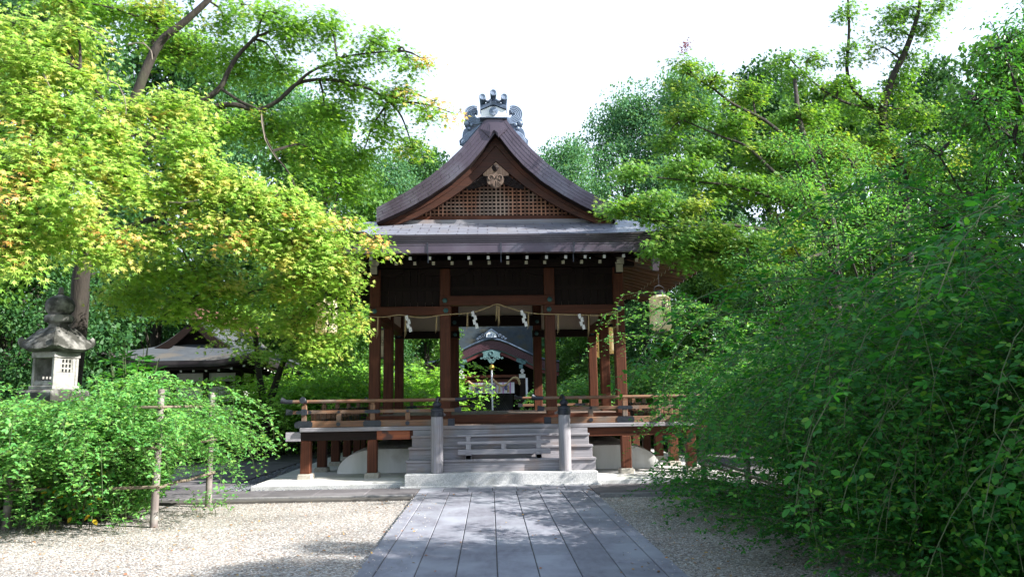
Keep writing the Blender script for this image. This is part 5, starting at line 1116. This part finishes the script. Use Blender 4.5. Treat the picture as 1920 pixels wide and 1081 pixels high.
clover_bush('bush_clover', 'nearest dark green bush clover filling the right edge of the photo', 'bush', (4.6, 4.3, -.06), lambda: (U(3.7, 5.3), U(3.4, 5.6)), 240, (3.5, 4.6), left_dir(math.pi + .15, .8), 'clover', leaf=(.034, .052), fill=((4.3, 4.6, 1.1), (1.5, 1.7, 1.55), 42000), group=GR, srad=.005)
clover_bush('bush_clover', 'dark green bush clover second from the camera on the right, trailing onto the gravel', 'bush', (4.9, 7.0, -.06), lambda: (U(4.2, 6.0), U(5.8, 8.4)), 200, (3.4, 4.5), left_dir(math.pi + .1, .85), 'clover', leaf=(.036, .052), fill=((4.7, 6.9, 1.1), (1.7, 1.9, 1.5), 46000), group=GR)
clover_bush('bush_clover', 'third bush clover from the camera on the right, lighter green, beside the gravel strip', 'bush', (5.3, 9.8, -.06), lambda: (U(4.7, 6.4), U(8.6, 11.0)), 160, (3.2, 4.2), left_dir(math.pi, .9), 'clover', leaf=(.04, .056), fill=((5.2, 9.8, 1.1), (1.7, 1.7, 1.5), 34000), group=GR)
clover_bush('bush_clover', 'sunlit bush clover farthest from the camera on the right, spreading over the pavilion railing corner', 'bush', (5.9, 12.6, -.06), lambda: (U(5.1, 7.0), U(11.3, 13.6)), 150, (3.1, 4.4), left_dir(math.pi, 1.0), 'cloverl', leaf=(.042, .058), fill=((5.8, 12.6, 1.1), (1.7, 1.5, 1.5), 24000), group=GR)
# low trailing shoots on the gravel
clover_bush('trailing_clover', 'thin low clover shoots trailing over the gravel below the right bushes', 'plant', (3.3, 8.5, -.06), lambda: (U(3.3, 4.2), U(5.0, 12.5)), 120, (.8, 1.8), left_dir(math.pi, .6), 'clover', leaf=(.045,.06), th0=(30, 60), bend=(95, 130), power=1.2, side=(.1, .3))
# long near shoots
clover_bush('arching_clover', 'bright leafy clover shoots arching out highest toward the camera at the right edge', 'bush', (3.5, 3.4, -.06), lambda: (U(3.0, 3.9), U(3.0, 4.2)), 14, (3.9, 4.6), left_dir(math.pi + .1, .35), 'clover', leaf=(.04, .052), th0=(4, 16), power=2.6, side=(.25, .5))
clover_bush('arching_clover', 'few long clover shoots crossing in front of the right paper lantern', 'bush', (5.0, 12.1, -.06), lambda: (U(4.7, 5.3), U(11.8, 12.4)), 9, (4.4, 5.2), left_dir(math.pi, .22), 'cloverl', leaf=(.046, .06), th0=(6, 20), power=2.0, bend=(100, 130), side=(.25, .5))
# tall shrub above the clover, upper right
def shrub_crown(label, blobs, mat, loc, L=.06, dens=40, spray=.28, per=40, name='tall_shrub', shape='ell', wr=.5, stems=8, group=None, facing=(0, -.2, 0)):
    t = thing(name, label, 'shrub' if 'shrub' in name or 'bush' in name else 'tree', loc, group); b = MB(); lim = []
    for i in range(stems):
        c = Vector(blobs[i % len(blobs)][0]); p0 = Vector(loc) + Vector((rng.uniform(-.25, .25), rng.uniform(-.25, .25), -.05)); m = p0.lerp(c, .5) + Vector((rng.normal() * .12, rng.normal() * .12, .35)); lim.append(limb(b, [p0, m, c], .035 if name != 'tree' else .1, .01, 6, 6, .01))
    b.build('stems', 'bark', t, smooth=True); crown(t, blobs, lim, mat, shape, L, spray, per, dens, wr=wr, face=facing, layer=.1); return t
shrub_crown('tall leafy shrub with small rounded leaves crossing the top right corner of the photo', B_([(1880, 90, 6.8, 70, 70), (1830, 190, 6.9, 80, 70), (1760, 290, 7.1, 80, 60), (1900, 260, 6.8, 80, 90), (1850, 370, 7, 120, 70), (1700, 350, 7.4, 80, 50), (1940, 60, 7, 60, 90), (1930, 400, 6.8, 80, 80), (1780, 430, 7.2, 120, 50)]), 'broad', (6.3, 7.2, -.06), L=.055, dens=60, spray=.2, per=34, stems=9)
shrub_crown('pale silvery green shrub with upright shoots between the right maple and the clover', B_([(1480, 270, 13, 46, 44), (1540, 290, 12.8, 60, 50), (1600, 310, 12.6, 60, 50), (1500, 350, 12.6, 60, 40), (1580, 390, 12.2, 80, 50), (1660, 340, 12.4, 60, 50), (1460, 420, 12.8, 60, 40), (1560, 460, 12, 90, 40), (1680, 420, 12, 80, 50), (1400, 480, 13, 50, 30), (1470, 520, 12.6, 70, 40)]), 'cloverl', (6.6, 12.6, -.06), L=.07, dens=30, spray=.3, per=36, wr=.42, stems=11)

# ---- shrubs behind the left fence
GL = 'bush clover inside the left fence'
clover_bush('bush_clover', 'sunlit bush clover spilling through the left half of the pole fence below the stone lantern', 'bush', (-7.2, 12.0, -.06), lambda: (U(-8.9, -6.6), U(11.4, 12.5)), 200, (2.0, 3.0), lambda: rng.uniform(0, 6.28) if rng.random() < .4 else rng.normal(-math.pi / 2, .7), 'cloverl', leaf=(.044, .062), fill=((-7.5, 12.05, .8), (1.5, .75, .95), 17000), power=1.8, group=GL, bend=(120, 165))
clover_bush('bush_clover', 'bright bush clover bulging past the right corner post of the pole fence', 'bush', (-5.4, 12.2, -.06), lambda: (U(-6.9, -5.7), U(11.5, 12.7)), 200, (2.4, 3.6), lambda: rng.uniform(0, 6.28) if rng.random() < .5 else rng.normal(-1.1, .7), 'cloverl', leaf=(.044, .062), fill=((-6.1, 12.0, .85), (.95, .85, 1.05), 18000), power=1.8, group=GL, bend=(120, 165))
bp_ = thing('glossy_shrub', 'glossy broad-leaved shrub standing between the stone lantern and the fence', 'shrub', (-6.3, 12.9, -.06))
b = MB(); lv = Leaves()
for i in range(52):
    a = rng.uniform(0, 6.28); r = rng.uniform(.1, .95); top = Vector((-6.05 + r * math.cos(a) * .85, 12.7 + r * math.sin(a) * .5, rng.uniform(2.1, 2.85) - r * .3)); p0 = Vector((-6.3 + rng.normal() * .12, 12.9 + rng.normal() * .1, -.1))
    q = limb(b, [p0, p0.lerp(top, .5) + Vector((0, 0, .2)), top], .014, .005, 5, 5)
    for s_ in range(30):
        t_ = rng.uniform(.45, 1); p_ = np.array(q[min(len(q) - 1, int(t_ * (len(q) - 1)))]); an = rng.uniform(0, 6.28); d = nrm(np.array([math.cos(an), math.sin(an), rng.uniform(-.3, .6)])); l = rng.uniform(.13, .22)
        lv.add(p_[None] + d * .02, d[None], nrm(np.array([[0, -.2, 1.]]) + rng.normal(size=(1, 3)) * .3), l, l * .42)
b.build('stems', 'stem', bp_, smooth=True); lv.build('leaves', 'broad', 'ell', bp_)
for (x, y, n, lab) in ((-6.55, 10.85, 26, 'small leafy weeds sprouting from the gravel before the fence'), (-5.35, 10.8, 10, 'few weeds around the foot of the corner fence post'), (-4.6, 12.2, 12, 'pale broad weeds at the gravel edge between the two right fence posts')):
    clover_bush('weed', lab, 'weed', (x, y, -.06), lambda: (x + rng.normal() * .22, y + rng.normal() * .14), n, (.25, .5), lambda: rng.uniform(0, 6.28), 'cloverl', leaf=(.04, .06), side=(.05, .12), z0=-.06, srad=.003, bend=(60, 100))
yl = thing('yellowing_vine', 'broad-leaved vine with a few yellow leaves at the left end of the fence', 'vine', (-6.9, 11.0, -.06)); lv = Leaves(); lv2 = Leaves(); b = MB()
for i in range(16):
    x = rng.uniform(-7.3, -5.9); z1 = rng.uniform(.5, 1.3); q = limb(b, [(x, 11.15, -.1), (x + rng.normal() * .1, 11.02, z1 * .6), (x + rng.normal() * .2, 10.95, z1)], .006, .003, 4)
    for p_ in q[2::1]:
        for _ in range(3):
            d = nrm(rng.normal(size=3) * np.array([1, 1, .5]) + np.array([0, -.4, -.3])); l = rng.uniform(.07, .11); (lv2 if (rng.random() < .07 and p_.z < .8) else lv).add(np.array(p_)[None] + d * .03, d[None], nrm(np.array([[0, -.7, .6]]) + rng.normal(size=(1, 3)) * .3), l, l * .62)
b.build('stems', 'stem', yl, smooth=True); lv.build('leaves', 'broad', 'ell', yl); lv2.build('yellow_leaves', 'yellowleaf', 'ell', yl)

# ---- clover mounds behind the pavilion: one built, the rest copies
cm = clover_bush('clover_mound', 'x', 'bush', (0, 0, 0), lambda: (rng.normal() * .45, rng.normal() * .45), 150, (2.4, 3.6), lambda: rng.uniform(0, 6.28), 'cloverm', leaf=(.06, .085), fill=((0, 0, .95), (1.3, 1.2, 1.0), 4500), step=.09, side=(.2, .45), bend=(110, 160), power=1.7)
GB = 'rounded clover mounds behind the pavilion'
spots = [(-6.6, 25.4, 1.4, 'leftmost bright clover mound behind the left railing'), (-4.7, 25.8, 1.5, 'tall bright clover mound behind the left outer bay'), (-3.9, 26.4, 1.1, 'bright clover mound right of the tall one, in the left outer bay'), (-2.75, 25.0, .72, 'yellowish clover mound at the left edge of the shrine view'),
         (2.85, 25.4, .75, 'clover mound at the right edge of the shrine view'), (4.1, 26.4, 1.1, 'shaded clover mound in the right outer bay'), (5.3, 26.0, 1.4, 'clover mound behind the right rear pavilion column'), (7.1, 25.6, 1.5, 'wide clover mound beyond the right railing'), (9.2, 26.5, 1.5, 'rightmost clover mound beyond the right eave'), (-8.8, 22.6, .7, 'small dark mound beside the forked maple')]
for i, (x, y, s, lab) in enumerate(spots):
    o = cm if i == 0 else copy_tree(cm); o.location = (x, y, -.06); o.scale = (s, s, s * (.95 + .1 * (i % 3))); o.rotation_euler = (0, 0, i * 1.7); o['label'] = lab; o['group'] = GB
    if x > 0 or i == 9:  # these copies take duller leaf colours that stand in for shade
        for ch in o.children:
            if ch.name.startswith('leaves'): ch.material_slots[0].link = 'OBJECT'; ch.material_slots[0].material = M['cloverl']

# ---- background trees: a few kinds, copied
def bg_tree(name, mat, nclump, nleaf, L, flat, seed, tall=10.0, rad=3.4, low=.18, shape='quad'):
    global rng
    old = rng; rng = np.random.default_rng(seed); t = thing(name, 'x', 'tree', (0, 0, 0)); b = MB(); lim = []
    lim.append(limb(b, [(0, 0, -.3), (.1, .05, tall * .3), (-.05, .1, tall * .6), (.1, 0, tall * .92)], .26, .05, 9)); lv = Leaves()
    for i in range(nclump):
        h = low + (1 - low) * (i + .5) / nclump; w_ = rad * (math.sin(math.pi * min(1, (h - low) / (1 - low) * .82 + .16)) ** .7) * rng.uniform(.55, 1.0); a = i * 2.4 + rng.normal() * .3
        c = np.array([math.cos(a) * w_ * .75, math.sin(a) * w_ * .75, h * tall]); r = rad * rng.uniform(.24, .42)
        limb(b, [(0, 0, max(.5, c[2] - r * 1.6)), Vector(c) * .5 + Vector((0, 0, c[2] * .5 - r * .5)), Vector(c)], .07, .015, 5, 4)
        m = int(nleaf / nclump * (r / (rad * .33)) ** 2); u = rdir(m, .25); rr = rng.random((m, 1)) ** .3
        sub = rng.normal(size=(14, 3)); sub = nrm(sub); kk = rng.integers(0, 14, m); off = sub[kk] * r * .62 + u * rr * r * .55
        p = c + off * np.array([1, 1, flat]); d = nrm(u + rng.normal(size=(m, 3)) * .9); n_ = nrm(u * .6 + np.array([0, 0, .8]) + rng.normal(size=(m, 3)) * .45)
        l = L * rng.uniform(.7, 1.25, m); lv.add(p, d, n_, l, l * .75)
    b.build('trunk', 'bark', t, smooth=True); lv.build('crown', mat, shape, t); rng = old; return t
kinds = {'camphor': bg_tree('camphor_tree', 'camphor', 38, 38000, .15, .7, 11, tall=15, rad=4.2, low=.3), 'cedar': bg_tree('evergreen_tree', 'cedar', 36, 36000, .16, .75, 12, tall=12, rad=3.8, low=.06), 'mid': bg_tree('broadleaf_tree', 'midtree', 32, 32000, .17, .6, 13, low=.1), 'camphor2': bg_tree('camphor_tree', 'camphor', 30, 30000, .15, .7, 14, tall=14, rad=4, low=.25)}
used = set(); TALL = {'camphor': 15.6, 'cedar': 12.6, 'mid': 10.6, 'camphor2': 14.6}
def plant(kind, px, ptop, Y, wpx, label, group=None, rot=0, X=None):
    c = at(px, ptop, Y); src = kinds[kind]; o = src if kind not in used else copy_tree(src); used.add(kind)
    h = c.z + .06; w_ = wpx * Y / CAM_F; o.location = (c.x if X is None else X, Y, -.06); hh = h / TALL[kind]; ww = max(w_ / 7.6, hh / 1.25); hh = max(hh, ww / 1.6); o.scale = (ww, ww, hh); o.rotation_euler = (0, 0, rot); o['label'] = label
    if group: o['group'] = group
    return o
GT = 'trees in the wood behind the shrine'
for a in (('camphor', 1165, 180, 44, 215, 'pale green camphor tree just right of the gable against the sky'),
          ('camphor2', 1062, 262, 40, 120, 'lower pale camphor touching the right slope of the gable'),
          ('camphor', 1290, 132, 44, 260, 'tall pale camphor behind the top of the right maple'),
          ('cedar', 1420, 120, 36, 240, 'dark evergreen behind the middle of the right maple'),
          ('mid', 1560, 150, 32, 240, 'leafy tree behind the pale shrub on the right'),
          ('cedar', 1730, 110, 26, 300, 'dark tree behind the tall maple at the upper right'),
          ('mid', 1900, 60, 22, 300, 'leafy tree at the far right edge behind the shrub'),
          ('camphor2', 725, 285, 38, 190, 'pale tree left of the gable roof slope'),
          ('cedar', 800, 272, 44, 190, 'dark tree crown just touching the left of the gable'),
          ('mid', 610, 190, 34, 250, 'tree behind the hanging right branches of the left maple'),
          ('camphor', 500, 120, 42, 300, 'bluish pale tree seen through gaps of the left maple'),
          ('cedar', 330, 40, 30, 320, 'dark tree behind the middle of the left maple'),
          ('cedar', 120, -60, 24, 380, 'dark tree filling the top left corner'),
          ('mid', -60, 20, 18, 340, 'leafy tree at the left edge behind the maple'),
          ('mid', 230, 330, 37, 300, 'shaded low tree behind the stone lantern'),
          ('cedar', 40, 300, 17.5, 300, 'dark shaded tree left of the stone lantern'),
          ('mid', 640, 470, 28, 190, 'small tree between the office and the pavilion'),
          ('cedar', 700, 520, 31, 170, 'dark shade tree behind the left outer columns'),
          ('mid', 800, 520, 33, 160, 'sunlit tree seen in the left outer bay'),
          ('cedar', 870, 560, 44, 120, 'dark tree behind the left side of the shrine roof'),
          ('cedar', 1040, 540, 42, 150, 'dark tree behind the right side of the shrine roof'),
          ('mid', 1100, 520, 34, 190, 'dark green tree seen in the right outer bay'),
          ('cedar', 1210, 500, 31, 200, 'dark tree below the right eave behind the paper lantern'),
          ('mid', 1320, 470, 25, 220, 'tree below the right eave corner'),
          ('cedar', 1440, 420, 22, 240, 'dark tree behind the farthest clover bush'),
          ('mid', 1620, 380, 18, 260, 'tree standing behind the dark right clover'),
          ('cedar', 930, 600, 52, 220, 'dark tree far behind the shrine ridge')):
    plant(*a, group=GT, rot=(a[1] * .37) % 6.28)
for (k, x, y, s_, lab) in (('cedar', 9.0, 4.2, .66, 'unseen shade tree added on the right of the camera'), ('mid', 11.8, 7.6, .62, 'shade tree right of the clover bushes, just out of view'), ('cedar', 8.2, 1.6, .74, 'unseen dense tree added for shade beside the camera on the right'), ('cedar', 15, -8, 1.1, 'dark tree far behind the camera on the right'), ('cedar', 2, -16, 1.0, 'dark tree behind the camera at the end of the path'), ('mid', -9, -9, 1.0, 'tree behind the camera on the left'), ('cedar', -15, 2, .9, 'dark tree left of the camera'), ('cedar', 18, 8, .8, 'dark tree far right of the clover bushes')):
    o = copy_tree(kinds[k]); o.location = (x, y, -.06); o.scale = (s_, s_, s_); o.rotation_euler = (0, 0, x); o['label'] = lab; o['group'] = GT  # unseen trees, added for their shade and to darken the ambient light
# far-off wood closing the view between the trunks
m = 60000; a = rng.uniform(R(12), R(168), m); rr = rng.uniform(58, 66, m); z = 9 * rng.random(m) ** .8 * (1 + .25 * np.sin(a * 23) * np.sin(a * 7))
P = np.stack([np.cos(a) * rr, np.sin(a) * rr, z], 1); o = leaf_object('far_wood', 'cedar', P, rdir(m), rdir(m, .8), rng.uniform(.5, .8, m), .4, 'quad'); tag(o, 'dark far-off wood closing the background between the tree trunks', 'wood'); o['kind'] = 'stuff'
m = 1500; P = np.stack([rng.uniform(-9, 5, m), rng.uniform(4, 14.5, m), np.full(m, -.045)], 1); k = rng.random(m) < np.where(np.abs(P[:, 0]) < 1.5, .25, 1.0); P = P[k]; P[np.abs(P[:, 0] - .06) < 1.62, 2] = .008
o = leaf_object('fallen_leaves', 'fallen', P, rdir(len(P)) * np.array([1, 1, .15]), rdir(len(P), 3.5), rng.uniform(.025, .05, len(P)), rng.uniform(.02, .035, len(P)), 'ell'); tag(o, 'scattered small brown and yellow fallen leaves on the gravel and path', 'leaf litter'); o['kind'] = 'stuff'
m = 26000; P = np.stack([np.where(rng.random(m) < .68, rng.uniform(-8.5, -1.5, m), rng.uniform(1.62, 4.2, m)), 6.3 + 7.2 * rng.random(m) ** 1.3, np.full(m, -.056)], 1)
P2 = np.stack([.06 + np.where(rng.random(700) < .5, -1, 1) * (1.62 - rng.random(700) ** 2.5 * .5), rng.uniform(5, 13.4, 700), np.full(700, .002)], 1); P = np.concatenate([P, P2])
r = rng.uniform(.004, .010, len(P)); O = np.array([(1, 0, 0), (0, 1, 0), (-1, 0, 0), (0, -1, 0), (0, 0, .8), (0, 0, -.6)]); an = rng.uniform(0, 6.28, len(P)); ca, sa = np.cos(an)[:, None], np.sin(an)[:, None]
Q = np.stack([O[None, :, 0] * ca * 1.3 - O[None, :, 1] * sa, O[None, :, 0] * sa * 1.3 + O[None, :, 1] * ca, np.broadcast_to(O[None, :, 2], (len(P), 6))], 2) * r[:, None, None] + P[:, None]
FF = np.array([(0, 1, 4), (1, 2, 4), (2, 3, 4), (3, 0, 4), (1, 0, 5), (2, 1, 5), (3, 2, 5), (0, 3, 5)]); ix = (np.arange(len(P)) * 6)[:, None, None] + FF[None]
me = bpy.data.meshes.new('gravel_stones'); me.from_pydata(Q.reshape(-1, 3).tolist(), [], ix.reshape(-1, 3).tolist()); me.materials.append(pmat('loose stones', (.52, .49, .45), (.28, .25, .23), scale=(40, 40, 40), detail=2, rough=.9, bump=0, island=.5)); o = bpy.data.objects.new('gravel_stones', me); COL.objects.link(o)
tag(o, 'loose pale pebbles lying on the gravel and along both edges of the path', 'pebbles'); o['kind'] = 'stuff'
bpy.context.view_layer.update()
print('OBJECTS', len(bpy.data.objects), 'tris', sum(len(m_.loops) for m_ in bpy.data.meshes))
